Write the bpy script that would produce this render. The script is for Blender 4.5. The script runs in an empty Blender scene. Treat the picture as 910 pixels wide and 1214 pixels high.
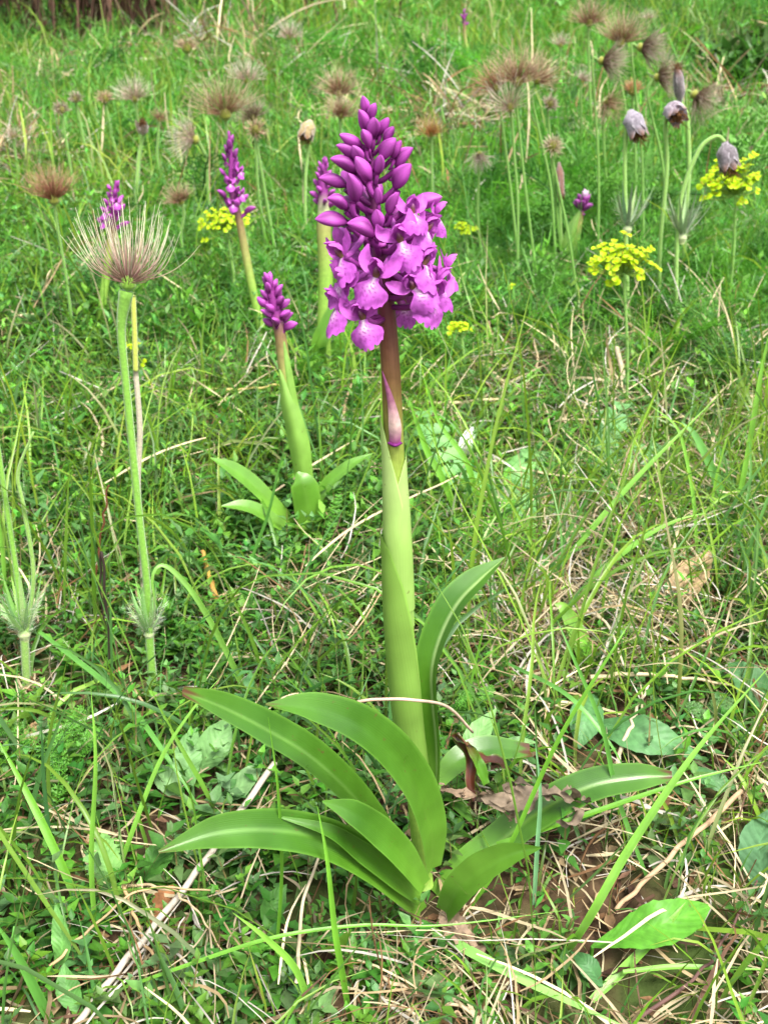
import bpy, math, random
import numpy as np
from mathutils import Vector, Matrix

SC = bpy.context.scene
COL = SC.collection
R = math.radians

# ------------------------------------------------------------------ camera, world, sun, exposure
CAMZ, PITCH, FPX = 0.432, R(19.0), 1191.0
cam_data = bpy.data.cameras.new('camera')
cam = bpy.data.objects.new('camera', cam_data)
COL.objects.link(cam)
cam.location = (0, 0, CAMZ)
cam.rotation_euler = (R(90) - PITCH, 0, 0)
cam_data.sensor_fit = 'VERTICAL'
cam_data.sensor_height = 36.0
cam_data.lens = FPX / 1214.0 * 36.0
cam_data.clip_start = 0.01
cam_data.clip_end = 400
cam_data.dof.use_dof = True
cam_data.dof.focus_distance = 0.45
cam_data.dof.aperture_fstop = 24.0
SC.camera = cam

world = bpy.data.worlds.new('World')
SC.world = world
world.use_nodes = True
wn = world.node_tree
wn.nodes.clear()
SUN_EL, SUN_AZ = R(58), R(150)          # azimuth measured clockwise from +Y: behind the camera, to the right
sky_n = wn.nodes.new('ShaderNodeTexSky')
sky_n.sky_type = 'NISHITA'
sky_n.sun_disc = False
sky_n.sun_elevation = SUN_EL
sky_n.sun_rotation = SUN_AZ
sky_n.air_density = 1.0
sky_n.dust_density = 4.0
hs = wn.nodes.new('ShaderNodeHueSaturation')
hs.inputs['Saturation'].default_value = 0.25
bg = wn.nodes.new('ShaderNodeBackground')
bg.inputs['Strength'].default_value = 0.15
wo = wn.nodes.new('ShaderNodeOutputWorld')
wn.links.new(sky_n.outputs[0], hs.inputs['Color'])
wn.links.new(hs.outputs[0], bg.inputs['Color'])
wn.links.new(bg.outputs[0], wo.inputs['Surface'])

sun_d = bpy.data.lights.new('sun', 'SUN')
sun_d.energy = 2.5
sun_d.angle = R(20)
sun_d.color = (1.0, 0.96, 0.88)
sun = bpy.data.objects.new('sun', sun_d)
COL.objects.link(sun)
sdir = Vector((math.sin(SUN_AZ) * math.cos(SUN_EL), math.cos(SUN_AZ) * math.cos(SUN_EL), math.sin(SUN_EL)))
sun.rotation_euler = sdir.to_track_quat('Z', 'Y').to_euler()
sun.location = sdir * 20

SC.view_settings.view_transform = 'Standard'
SC.view_settings.look = 'None'
SC.view_settings.gamma = 1.0
SC.view_settings.exposure = 1.30
SC.cycles.max_bounces = 7
SC.cycles.transparent_max_bounces = 4

# ------------------------------------------------------------------ numbers
rng = np.random.default_rng(7)
random.seed(7)


def lin(r, g, b):
    f = lambda c: (c / 255 / 12.92) if c / 255 <= 0.04045 else ((c / 255 + 0.055) / 1.055) ** 2.4
    return np.array([f(r), f(g), f(b)])


_w = np.random.default_rng(3)
_ND = [(_w.normal(size=2), _w.uniform(0, 6.28), k) for k in range(9)]


def noise2(x, y, s=1.0, o=0):
    """smooth pseudo noise in about -1..1"""
    t = 0
    for (d, ph, k) in _ND:
        t = t + np.sin((d[0] * x + d[1] * y) * s * (1 + .35 * k) + ph * (o + 1) + k) / (1 + .25 * k)
    return t / 3.2


def smooth(a, b, x):
    t = np.clip((x - a) / (b - a), 0, 1)
    return t * t * (3 - 2 * t)


SLOPE = math.tan(R(12))


def gz(x, y):
    x = np.asarray(x, float); y = np.asarray(y, float)
    base = np.where(y < 40, SLOPE * y, SLOPE * (40 + 20 * np.tanh((y - 40) / 20)))
    b = .006 * noise2(x, y, 14, 1) + .010 * noise2(x, y, 5, 2) + .05 * noise2(x, y, 1.1, 3) * smooth(1.0, 3.5, y) + .022 * noise2(x, y, 4.2, 6) * smooth(1.2, 2.2, y) \
        + .25 * noise2(x, y, .25, 4) * smooth(6, 20, np.hypot(x, y))
    # a little ledge high up on the right, and a hummock on the left
    b = b + .07 * smooth(3.0, 3.15, y + .12 * np.sin(3 * x)) * smooth(.5, 1.0, x)
    return base + b


FWD = np.array([0, math.cos(PITCH), -math.sin(PITCH)])
DOWN = np.array([0, -math.sin(PITCH), -math.cos(PITCH)])
CAMP = np.array([0, 0, CAMZ])


def ray(px, py):
    return FWD + np.array([1., 0, 0]) * ((px - 455) / FPX) + DOWN * ((py - 607) / FPX)


def at(px, py, Y):
    r = ray(px, py)
    return CAMP + r * (Y / r[1])


def ground(px, py):
    r = ray(px, py)
    t = .3
    while t < 30:
        p = CAMP + r * t
        if p[2] < gz(p[0], p[1]):
            break
        t += .004
    return np.array([p[0], p[1], float(gz(p[0], p[1]))])


def project(P):
    d = P - CAMP
    Z = d @ FWD
    return 455 + FPX * d[..., 0] / Z, 607 + FPX * (d @ DOWN) / Z, Z


def psize(P):
    return float((np.asarray(P) - CAMP) @ FWD) / FPX      # metres per photo pixel there


# ------------------------------------------------------------------ scene graph helpers
WM = {}


def link(o, parent=None, M=None):
    M = M or Matrix()
    COL.objects.link(o)
    if parent is not None:
        o.parent = parent
        o.matrix_basis = WM[parent.name].inverted() @ M
    else:
        o.matrix_basis = M
    WM[o.name] = M
    return o


def tag(o, label=None, cat=None, group=None, kind=None):
    if label: o['label'] = label
    if cat: o['category'] = cat
    if group: o['group'] = group
    if kind: o['kind'] = kind
    return o


def thing(name, loc, label, cat, group=None):
    o = bpy.data.objects.new(name, None)
    o.empty_display_size = .02
    link(o, None, Matrix.Translation(Vector(loc)))
    return tag(o, label, cat, group)


def place(name, mesh, parent, M):
    return link(bpy.data.objects.new(name, mesh), parent, M)


class MB:
    """collects vertices, quads and colours, links them as one mesh object"""

    def __init__(self):
        self.V = []; self.F = []; self.C = []; self.U = []; self.n = 0

    def add(self, V, F, C, U=None):
        V = np.asarray(V, float).reshape(-1, 3)
        F = np.asarray(F, np.int64).reshape(-1, 4)
        C = np.asarray(C, float)
        C = np.broadcast_to(C, V.shape) if C.ndim == 1 else C.reshape(-1, 3)
        U = np.zeros((len(V), 2)) if U is None else np.asarray(U, float).reshape(-1, 2)
        self.V.append(V); self.F.append(F + self.n); self.C.append(C); self.U.append(U)
        self.n += len(V)
        return self

    def mesh(self, name, mat, M=None):
        V = np.concatenate(self.V); F = np.concatenate(self.F); C = np.concatenate(self.C); U = np.concatenate(self.U)
        me = bpy.data.meshes.new(name)
        nv = len(V)
        tri = (F[:, 3] == F[:, 2]) | (F[:, 3] == F[:, 0])
        cnt = np.where(tri, 3, 4)
        start = np.concatenate([[0], np.cumsum(cnt)[:-1]])
        mask = np.ones(F.shape, bool); mask[tri, 3] = False
        idx = F[mask]
        me.vertices.add(nv); me.loops.add(len(idx)); me.polygons.add(len(F))
        me.vertices.foreach_set('co', V.astype(np.float32).ravel())
        me.loops.foreach_set('vertex_index', idx.astype(np.int32))
        me.polygons.foreach_set('loop_start', start.astype(np.int32))
        me.polygons.foreach_set('use_smooth', np.ones(len(F), bool))
        a = me.attributes.new('col', 'FLOAT_COLOR', 'POINT')
        a.data.foreach_set('color', np.concatenate([np.clip(C, 0, 1), np.ones((nv, 1))], 1).astype(np.float32).ravel())
        b = me.attributes.new('along', 'FLOAT2', 'POINT')
        b.data.foreach_set('vector', U.astype(np.float32).ravel())
        me.update()
        me.materials.append(mat)
        return me

    def build(self, name, mat, parent=None):
        V = np.concatenate(self.V)
        c = .5 * (V.min(0) + V.max(0))
        self.V = [v - c for v in self.V]
        return place(name, self.mesh(name, mat), parent, Matrix.Translation(Vector(c)))


# ------------------------------------------------------------------ materials (base colour comes from the plants' own 'col')
def plant_mat(name, rough=.5, trans=.3, spec=.35, vein=0., mottle=.18, mscale=180., bump=.0, side=0., sheen=0., speck=0.):
    m = bpy.data.materials.new(name); m.use_nodes = True
    nt = m.node_tree; N = nt.nodes; L = nt.links; N.clear()
    out = N.new('ShaderNodeOutputMaterial')
    at_ = N.new('ShaderNodeAttribute'); at_.attribute_name = 'col'
    tc = N.new('ShaderNodeTexCoord')
    nz = N.new('ShaderNodeTexNoise'); nz.inputs['Scale'].default_value = mscale; nz.inputs['Detail'].default_value = 3
    L.new(tc.outputs['Object'], nz.inputs['Vector'])
    mr = N.new('ShaderNodeMapRange')
    mr.inputs['From Min'].default_value = .25; mr.inputs['From Max'].default_value = .75
    mr.inputs['To Min'].default_value = 1 - mottle; mr.inputs['To Max'].default_value = 1 + mottle
    L.new(nz.outputs['Fac'], mr.inputs['Value'])
    hsv = N.new('ShaderNodeHueSaturation')
    L.new(at_.outputs['Color'], hsv.inputs['Color'])
    L.new(mr.outputs[0], hsv.inputs['Value'])
    col = hsv.outputs[0]
    bs = N.new('ShaderNodeBsdfPrincipled')
    bs.inputs['Roughness'].default_value = rough
    bs.inputs['Specular IOR Level'].default_value = spec
    if vein:
        al = N.new('ShaderNodeAttribute'); al.attribute_name = 'along'
        mp = N.new('ShaderNodeMapping'); mp.inputs['Scale'].default_value = (2.0, 1.0, 1.0)
        L.new(al.outputs['Vector'], mp.inputs['Vector'])
        wv = N.new('ShaderNodeTexWave'); wv.bands_direction = 'Y'; wv.inputs['Scale'].default_value = 3.2
        wv.inputs['Distortion'].default_value = 1.6; wv.inputs['Detail'].default_value = 2
        L.new(mp.outputs[0], wv.inputs['Vector'])
        nz2 = N.new('ShaderNodeTexNoise'); nz2.inputs['Scale'].default_value = 1.0; nz2.inputs['Detail'].default_value = 4
        mp2 = N.new('ShaderNodeMapping'); mp2.inputs['Scale'].default_value = (3.0, 26.0, 1.0)
        L.new(al.outputs['Vector'], mp2.inputs['Vector']); L.new(mp2.outputs[0], nz2.inputs['Vector'])
        wk = N.new('ShaderNodeMath'); wk.operation = 'MULTIPLY'; wk.inputs[1].default_value = .2
        L.new(wv.outputs['Fac'], wk.inputs[0])
        ad = N.new('ShaderNodeMath'); ad.operation = 'ADD'
        L.new(wk.outputs[0], ad.inputs[0]); L.new(nz2.outputs['Fac'], ad.inputs[1])
        mr2 = N.new('ShaderNodeMapRange'); mr2.inputs['From Min'].default_value = .25; mr2.inputs['From Max'].default_value = .9
        mr2.inputs['To Min'].default_value = 1 - vein; mr2.inputs['To Max'].default_value = 1 + vein
        L.new(ad.outputs[0], mr2.inputs['Value'])
        mx = N.new('ShaderNodeMix'); mx.data_type = 'RGBA'; mx.blend_type = 'MULTIPLY'
        mx.inputs['Factor'].default_value = 1
        L.new(col, mx.inputs['A']); L.new(mr2.outputs[0], mx.inputs['B'])
        col = mx.outputs['Result']
        bp = N.new('ShaderNodeBump'); bp.inputs['Strength'].default_value = .18; bp.inputs['Distance'].default_value = .0005
        L.new(ad.outputs[0], bp.inputs['Height']); L.new(bp.outputs[0], bs.inputs['Normal'])
        rz = N.new('ShaderNodeMapRange'); rz.inputs['To Min'].default_value = rough - .08; rz.inputs['To Max'].default_value = rough + .22
        L.new(nz.outputs['Fac'], rz.inputs['Value']); L.new(rz.outputs[0], bs.inputs['Roughness'])
    elif bump:
        bp = N.new('ShaderNodeBump'); bp.inputs['Strength'].default_value = bump; bp.inputs['Distance'].default_value = .001
        L.new(nz.outputs['Fac'], bp.inputs['Height']); L.new(bp.outputs[0], bs.inputs['Normal'])
    if side:
        # side veins that run from the midrib towards the edge
        al = N.new('ShaderNodeAttribute'); al.attribute_name = 'along'
        sx = N.new('ShaderNodeSeparateXYZ'); L.new(al.outputs['Vector'], sx.inputs[0])
        ab = N.new('ShaderNodeMath'); ab.operation = 'ABSOLUTE'; L.new(sx.outputs['Y'], ab.inputs[0])
        m1 = N.new('ShaderNodeMath'); m1.operation = 'MULTIPLY_ADD'; m1.inputs[1].default_value = -.22
        L.new(ab.outputs[0], m1.inputs[0]); L.new(sx.outputs['X'], m1.inputs[2])
        m2 = N.new('ShaderNodeMath'); m2.operation = 'MULTIPLY'; m2.inputs[1].default_value = 62.0; L.new(m1.outputs[0], m2.inputs[0])
        m3 = N.new('ShaderNodeMath'); m3.operation = 'SINE'; L.new(m2.outputs[0], m3.inputs[0])
        m4 = N.new('ShaderNodeMapRange'); m4.inputs['From Min'].default_value = .7; m4.inputs['From Max'].default_value = 1.0
        m4.inputs['To Min'].default_value = 1.0; m4.inputs['To Max'].default_value = 1 + side; L.new(m3.outputs[0], m4.inputs['Value'])
        mv = N.new('ShaderNodeMix'); mv.data_type = 'RGBA'; mv.blend_type = 'MULTIPLY'; mv.inputs['Factor'].default_value = 1
        L.new(col, mv.inputs['A']); L.new(m4.outputs[0], mv.inputs['B']); col = mv.outputs['Result']
        b2 = N.new('ShaderNodeBump'); b2.inputs['Strength'].default_value = .16; b2.inputs['Distance'].default_value = .0008; b2.invert = True
        L.new(m3.outputs[0], b2.inputs['Height']); L.new(b2.outputs[0], bs.inputs['Normal'])
    if speck:
        # brown flecks and nibbled spots
        n5 = N.new('ShaderNodeTexNoise'); n5.inputs['Scale'].default_value = 330; n5.inputs['Detail'].default_value = 2
        L.new(tc.outputs['Object'], n5.inputs['Vector'])
        r5 = N.new('ShaderNodeMapRange'); r5.inputs['From Min'].default_value = .70; r5.inputs['From Max'].default_value = .78; r5.inputs['To Max'].default_value = speck
        L.new(n5.outputs['Fac'], r5.inputs['Value'])
        m5 = N.new('ShaderNodeMix'); m5.data_type = 'RGBA'; m5.inputs['B'].default_value = (.10, .055, .02, 1)
        L.new(r5.outputs[0], m5.inputs['Factor']); L.new(col, m5.inputs['A']); col = m5.outputs['Result']
    if sheen:
        bs.inputs['Sheen Weight'].default_value = sheen
    L.new(col, bs.inputs['Base Color'])
    if trans:
        tr = N.new('ShaderNodeBsdfTranslucent')
        L.new(col, tr.inputs['Color'])
        mxs = N.new('ShaderNodeMixShader'); mxs.inputs[0].default_value = trans
        L.new(bs.outputs[0], mxs.inputs[1]); L.new(tr.outputs[0], mxs.inputs[2])
        L.new(mxs.outputs[0], out.inputs['Surface'])
    else:
        L.new(bs.outputs[0], out.inputs['Surface'])
    return m


M_GRASS = plant_mat('grass_blade', .36, .42, .5, mottle=.12, mscale=60)
M_HERB = plant_mat('herb_foliage', .45, .36, .35, mottle=.22, mscale=400)
M_LEAF = plant_mat('orchid_leaf', .27, .14, .6, vein=.05, mottle=.18, mscale=70, speck=.7)
M_SHEATH = plant_mat('sheath_leaf', .42, .20, .4, vein=.05, mottle=.14, mscale=60, speck=.5)
M_BROAD = plant_mat('broad_leaf', .5, .24, .35, vein=0, mottle=.22, mscale=260, bump=.35, side=.09, speck=.7)
M_STRAW = plant_mat('dry_straw', .7, .15, .2, mottle=.25, mscale=150)
M_STEM = plant_mat('stem', .42, .10, .4, vein=.22, mottle=.16, mscale=300, bump=.15)
M_HAIRSTEM = plant_mat('hairy_stem', .6, .15, .25, mottle=.2, mscale=700, bump=.3, sheen=.4)
M_PETAL = plant_mat('orchid_petal', .5, .32, .25, vein=.16, mottle=.26, mscale=420, bump=.18)
M_BUD = plant_mat('orchid_bud', .42, .25, .4, vein=.20, mottle=.28, mscale=520, bump=.3)
M_PLUME = plant_mat('seed_plume', .7, .35, .2, mottle=.15, mscale=300)
M_FELT = plant_mat('felted_petal', .8, .25, .1, mottle=.35, mscale=350, bump=.5, sheen=.5)
M_YELLOW = plant_mat('spurge_bract', .5, .35, .3, mottle=.1, mscale=300)
M_DEAD = plant_mat('dead_leaf', .75, .12, .2, mottle=.45, mscale=260, bump=.6)

# ------------------------------------------------------------------ geometry generators


def grid_faces(ns, na, closed=False):
    f = []
    for i in range(ns - 1):
        for j in range(na if closed else na - 1):
            k = (j + 1) % na
            f.append((i * na + j, i * na + k, (i + 1) * na + k, (i + 1) * na + j))
    return np.array(f)


def catmull(P, n):
    P = np.asarray(P, float)
    if len(P) == 2:
        t = np.linspace(0, 1, n)[:, None]
        return P[0] * (1 - t) + P[1] * t
    Q = np.vstack([2 * P[0] - P[1], P, 2 * P[-1] - P[-2]])
    u = np.linspace(0, len(P) - 1 - 1e-9, n)
    i = u.astype(int); t = (u - i)[:, None]
    a, b, c, d = Q[i], Q[i + 1], Q[i + 2], Q[i + 3]
    return .5 * ((2 * b) + (-a + c) * t + (2 * a - 5 * b + 4 * c - d) * t ** 2 + (-a + 3 * b - 3 * c + d) * t ** 3)


def norm(v):
    v = np.asarray(v, float)
    return v / np.maximum(np.linalg.norm(v, axis=-1, keepdims=True), 1e-9)


def tube(mb, pts, rad, col, sides=8, n=None, cap=True):
    """a round stem along pts; rad and col given per control point"""
    pts = np.asarray(pts, float)
    k = len(pts); n = n or max(2, (k - 1) * 5 + 1)
    P = catmull(pts, n)
    u = np.linspace(0, 1, n)
    rad = np.broadcast_to(np.asarray(rad, float), (k,)) if np.ndim(rad) == 0 else np.asarray(rad, float)
    r = np.interp(u, np.linspace(0, 1, len(rad)), rad)
    col = np.asarray(col, float)
    if col.ndim == 1: col = np.stack([col, col])
    ck = np.linspace(0, 1, len(col))
    c = np.stack([np.interp(u, ck, col[:, q]) for q in range(3)], 1)
    T = norm(np.gradient(P, axis=0))
    ref = np.array([1., .2, .1]) if abs(T[0][0]) < .7 else np.array([0, 0, 1.])
    A = norm(np.cross(T, ref)); B = np.cross(T, A)
    th = np.linspace(0, 2 * np.pi, sides, endpoint=False)
    V = P[:, None] + r[:, None, None] * (np.cos(th)[None, :, None] * A[:, None] + np.sin(th)[None, :, None] * B[:, None])
    F = grid_faces(n, sides, True)
    C = np.repeat(c[:, None], sides, 1)
    U = np.stack(np.meshgrid(u, th / 6.283 * 3, indexing='ij'), -1)
    mb.add(V, F, C.reshape(-1, 3), U)
    if cap:
        base = mb.n - n * sides
        for row in (0, n - 1):
            i0 = row * sides
            fs = [(i0, i0 + j, i0 + j + 1, i0) for j in range(1, sides - 1)]
            mb.F.append(np.array(fs) + base)
    return P


def loft(mb, pts, width, hint, col, fold=.25, cup=0., ns=26, na=9, tipcol=None, tipat=.94, rib=None, wave=0., twist=0., edge=None, rag=0., seed=0):
    """a leaf: centre line, full width per control point, hint of the upper side's direction"""
    P = catmull(pts, ns)
    u = np.linspace(0, 1, ns)
    W = np.interp(u, np.linspace(0, 1, len(width)), width)
    ker = np.array([.25, .5, .25]); W2 = W.copy(); W2[1:-1] = np.convolve(W, ker, 'valid'); W = W2
    T = norm(np.gradient(P, axis=0))
    H = np.asarray(hint, float)
    if H.ndim == 2:
        H = np.stack([np.interp(u, np.linspace(0, 1, len(H)), H[:, q]) for q in range(3)], 1)
    S = norm(np.cross(T, np.broadcast_to(H, T.shape))); Nn = np.cross(S, T)
    if np.ndim(twist) or twist:
        tw = np.interp(u, np.linspace(0, 1, np.size(twist)), np.atleast_1d(twist)) if np.size(twist) > 1 else u * twist
        S, Nn = S * np.cos(tw)[:, None] + Nn * np.sin(tw)[:, None], -S * np.sin(tw)[:, None] + Nn * np.cos(tw)[:, None]
    v = np.linspace(-1, 1, na)
    rr = np.random.default_rng(seed)
    ph = rr.uniform(0, 6, 4)
    h = fold * (np.sqrt(v * v + .02) - .14)[None, :] + cup * (v * v)[None, :] + wave * np.sin(u * 13 + ph[0])[:, None] * (v ** 2 * np.sign(v + 1e-6))[None, :] \
        + .35 * wave * np.sin(u * 29 + ph[1])[:, None] * (v ** 4)[None, :]
    halfw = .5 * W[:, None] * np.ones((1, na))
    if rag:
        halfw = halfw * (1 + rag * np.sin(u * 60 + ph[2])[:, None] * np.abs(v)[None, :] ** 3)
    arc = np.sqrt(np.clip(1 - .5 * (fold ** 2) * v ** 2, .3, 1))[None, :]
    V = P[:, None] + S[:, None] * (v[None, :] * halfw * arc)[..., None] + Nn[:, None] * (h * halfw)[..., None]
    col = np.asarray(col, float)
    if col.ndim == 1: col = np.stack([col, col])
    c = np.stack([np.interp(u, np.linspace(0, 1, len(col)), col[:, q]) for q in range(3)], 1)
    C = np.repeat(c[:, None], na, 1).copy()
    if rib is not None:
        m = np.abs(v) < .12
        C[:, m] = C[:, m] * .55 + np.asarray(rib) * .45
    if edge is not None:
        m = np.abs(v) > .9
        C[:, m] = C[:, m] * .4 + np.asarray(edge) * .6
    if tipcol is not None:
        t = smooth(tipat - .03, tipat + .04, u[:, None] + .03 * np.sin(v * 7 + ph[3])[None, :])[..., None]
        C = C * (1 - t) + np.asarray(tipcol) * t
    U = np.stack(np.meshgrid(u, v, indexing='ij'), -1)
    mb.add(V, grid_faces(ns, na), C.reshape(-1, 3), U)
    return P


def blades(mb, base, az, lean, bend, L, W, col, tip=None, S=4, fold=0., curl=None, twist=None, basecol=None, wob=0., r=None, tipw=.06):
    """many grass blades at once; arrays of length N"""
    r = r or rng
    N = len(base)
    if N == 0: return
    s = np.linspace(0, 1, S + 1)
    curl = np.zeros(N) if curl is None else curl
    twist = r.normal(0, .9, N) if twist is None else twist
    th = lean[:, None] + bend[:, None] * s[None] ** 1.25
    if wob: th = th + r.normal(0, wob, (N, S + 1))
    az_ = az[:, None] + curl[:, None] * s[None]
    if wob: az_ = az_ + r.normal(0, wob * 1.3, (N, S + 1))
    D = np.stack([np.sin(th) * np.cos(az_), np.sin(th) * np.sin(az_), np.cos(th)], -1)
    seg = (L / S)[:, None, None] * .5 * (D[:, 1:] + D[:, :-1])
    P = np.concatenate([np.zeros((N, 1, 3)), np.cumsum(seg, 1)], 1) + base[:, None]
    side = np.stack([-np.sin(az_), np.cos(az_), np.zeros_like(az_)], -1)
    up = np.cross(D, side)
    tw = twist[:, None] * (.35 + s[None])
    sd = side * np.cos(tw)[..., None] + up * np.sin(tw)[..., None]
    nn = -side * np.sin(tw)[..., None] + up * np.cos(tw)[..., None]
    prof = np.minimum(1, .55 + 1.6 * s) * (1 - s ** 2.4) + tipw * s
    hw = (.5 * W)[:, None] * prof[None]
    if tip is None: tip = col
    if basecol is None: basecol = col
    f = s[None, :, None]
    C = col[:, None] * (1 - f) + tip[:, None] * f
    b = np.clip(1 - f * 4, 0, 1)
    C = C * (1 - b) + basecol[:, None] * b
    if fold:
        V = np.stack([P - sd * hw[..., None] + nn * (fold * hw)[..., None], P, P + sd * hw[..., None] + nn * (fold * hw)[..., None]], 2)
        k = 3
    else:
        V = np.stack([P - sd * hw[..., None], P + sd * hw[..., None]], 2); k = 2
    g = grid_faces(S + 1, k)
    F = g[None] + (np.arange(N) * (S + 1) * k)[:, None, None]
    C = np.repeat(C[:, :, None], k, 2)
    U = np.zeros((N, S + 1, k, 2)); U[..., 0] = s[None, :, None]; U[..., 1] = np.linspace(-1, 1, k)[None, None]
    mb.add(V, F, C.reshape(-1, 3), U)
    return P


LEAF_FULL = (np.array([0, .25, .6, 1.0]), np.array([.18, .92, .85, .06]))
LEAF_MID = (np.array([0, .42, 1.0]), np.array([.2, 1.05, .10]))
LEAF_LIGHT = (np.array([0, .5, 1.0]), np.array([.12, 1., .06]))


def leaflets(mb, pos, d, nrm, L, W, col, tmpl=LEAF_FULL, fold=.35, droop=.25, tip=None, midw=1.0):
    """many small ovate leaves at once"""
    N = len(pos)
    if N == 0: return
    s, w = tmpl
    d = norm(d); side = norm(np.cross(d, nrm)); up = np.cross(side, d)
    k = len(s)
    Lw = L[:, None]
    P = pos[:, None] + d[:, None] * (s[None] * Lw)[..., None] + up[:, None] * (-(droop if np.ndim(droop) else np.full(N, droop))[:, None] * s[None] ** 2 * Lw)[..., None]
    hw = (.5 * W)[:, None] * w[None]
    if not fold:                                     # far leaves: one flat strip
        V = np.stack([P - side[:, None] * hw[..., None], P + side[:, None] * hw[..., None]], 2); q = 2
    else:
        V = np.stack([P - side[:, None] * hw[..., None] + up[:, None] * (fold * hw)[..., None], P,
                      P + side[:, None] * hw[..., None] + up[:, None] * (fold * hw)[..., None]], 2); q = 3
    F = grid_faces(k, q)[None] + (np.arange(N) * k * q)[:, None, None]
    C = np.repeat(np.repeat(col[:, None, None], k, 1), q, 2)
    mb.add(V, F, C.reshape(-1, 3))


def vary(c, n, v=.18, h=.10, r=None):
    """n colours round c: brightness and hue jitter"""
    r = r or rng
    c = np.asarray(c)
    k = np.exp(r.normal(0, v, (n, 1)))
    j = np.exp(r.normal(0, h, (n, 3)))
    return np.clip(c[None] * k * j, 0, .95)


# plant colours (linear albedo)
C_GRASS = np.array([.120, .265, .024]); C_GRASS2 = np.array([.175, .335, .038]); C_GRASSB = np.array([.078, .215, .050])
C_HERB = np.array([.100, .255, .028]); C_HERBG = np.array([.125, .270, .080]); C_HERBD = np.array([.050, .165, .022])
C_STRAW = np.array([.52, .43, .27]); C_STRAWD = np.array([.30, .22, .12]); C_GREY = np.array([.50, .46, .40])
C_BROWN = np.array([.14, .075, .035]); C_TWIG = np.array([.10, .055, .035])

# ------------------------------------------------------------------ the hillside
def build_hillside():
    def axis(lim, fine, a, b):
        v = [0.0]; st = fine
        while v[-1] < lim:
            st = fine if v[-1] < a else min(st * b, 3.0)
            v.append(v[-1] + st)
        return np.array(v)
    xp = axis(55, .015, .6, 1.07)
    xs = np.concatenate([-xp[::-1][:-1], xp])
    yp = axis(75, .015, 1.3, 1.06) + .3
    yn = .3 - axis(25, .03, .2, 1.15)[1:]
    ys = np.concatenate([yn[::-1], yp])
    X, Y = np.meshgrid(xs, ys)
    Z = gz(X, Y)
    near = 1 - smooth(1.5, 4, np.hypot(X, Y))
    Z = Z + near * .003 * np.random.default_rng(1).normal(size=Z.shape) - .002
    V = np.stack([X, Y, Z], -1)
    nr, nc = X.shape
    F = grid_faces(nr, nc)
    me = bpy.data.meshes.new('hillside')
    me.from_pydata([], [], [])
    me.vertices.add(nr * nc); me.loops.add(F.size); me.polygons.add(len(F))
    me.vertices.foreach_set('co', V.astype(np.float32).ravel())
    me.loops.foreach_set('vertex_index', F.astype(np.int32).ravel())
    me.polygons.foreach_set('loop_start', np.arange(0, F.size, 4, dtype=np.int32))
    me.polygons.foreach_set('use_smooth', np.ones(len(F), bool))
    me.update()
    m = bpy.data.materials.new('meadow_soil'); m.use_nodes = True
    nt = m.node_tree; N = nt.nodes; L = nt.links
    bs = N['Principled BSDF']; bs.inputs['Roughness'].default_value = .95; bs.inputs['Specular IOR Level'].default_value = .1
    tc = N.new('ShaderNodeTexCoord')
    n1 = N.new('ShaderNodeTexNoise'); n1.inputs['Scale'].default_value = 60; n1.inputs['Detail'].default_value = 8
    n2 = N.new('ShaderNodeTexNoise'); n2.inputs['Scale'].default_value = 9; n2.inputs['Detail'].default_value = 5
    L.new(tc.outputs['Object'], n1.inputs['Vector']); L.new(tc.outputs['Object'], n2.inputs['Vector'])
    r1 = N.new('ShaderNodeValToRGB')
    r1.color_ramp.elements[0].position = .3; r1.color_ramp.elements[0].color = (.022, .014, .008, 1)
    r1.color_ramp.elements[1].position = .72; r1.color_ramp.elements[1].color = (.11, .07, .04, 1)
    L.new(n1.outputs['Fac'], r1.inputs['Fac'])
    r2 = N.new('ShaderNodeValToRGB')
    r2.color_ramp.elements[0].position = .46; r2.color_ramp.elements[0].color = (0, 0, 0, 1)
    r2.color_ramp.elements[1].position = .60; r2.color_ramp.elements[1].color = (1, 1, 1, 1)
    L.new(n2.outputs['Fac'], r2.inputs['Fac'])
    mx = N.new('ShaderNodeMix'); mx.data_type = 'RGBA'
    mx.inputs['B'].default_value = (.055, .085, .022, 1)
    L.new(r2.outputs[0], mx.inputs['Factor']); L.new(r1.outputs[0], mx.inputs['A'])
    # thick turf takes over away from the worn near slope
    sp = N.new('ShaderNodeSeparateXYZ'); L.new(tc.outputs['Object'], sp.inputs[0])
    mr = N.new('ShaderNodeMapRange'); mr.inputs['From Min'].default_value = 1.4; mr.inputs['From Max'].default_value = 3.0
    L.new(sp.outputs['Y'], mr.inputs['Value'])
    r3 = N.new('ShaderNodeValToRGB')
    r3.color_ramp.elements[0].position = .3; r3.color_ramp.elements[0].color = (.022, .030, .010, 1)
    r3.color_ramp.elements[1].position = .7; r3.color_ramp.elements[1].color = (.080, .100, .035, 1)
    L.new(n1.outputs['Fac'], r3.inputs['Fac'])
    mx2 = N.new('ShaderNodeMix'); mx2.data_type = 'RGBA'
    L.new(mr.outputs[0], mx2.inputs['Factor']); L.new(mx.outputs['Result'], mx2.inputs['A']); L.new(r3.outputs[0], mx2.inputs['B'])
    L.new(mx2.outputs['Result'], bs.inputs['Base Color'])
    bp = N.new('ShaderNodeBump'); bp.inputs['Strength'].default_value = .9; bp.inputs['Distance'].default_value = .006
    L.new(n1.outputs['Fac'], bp.inputs['Height']); L.new(bp.outputs[0], bs.inputs['Normal'])
    me.materials.append(m)
    tag(place('ground', me, None, Matrix()), 'grassy hillside with dark soil and litter between the plants', 'ground', kind='structure')


build_hillside()

# boxes of the picture that ground cover standing nearer than a given depth keeps out of: x0 y0 x1 y1 depth chance
GUARD = []


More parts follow.
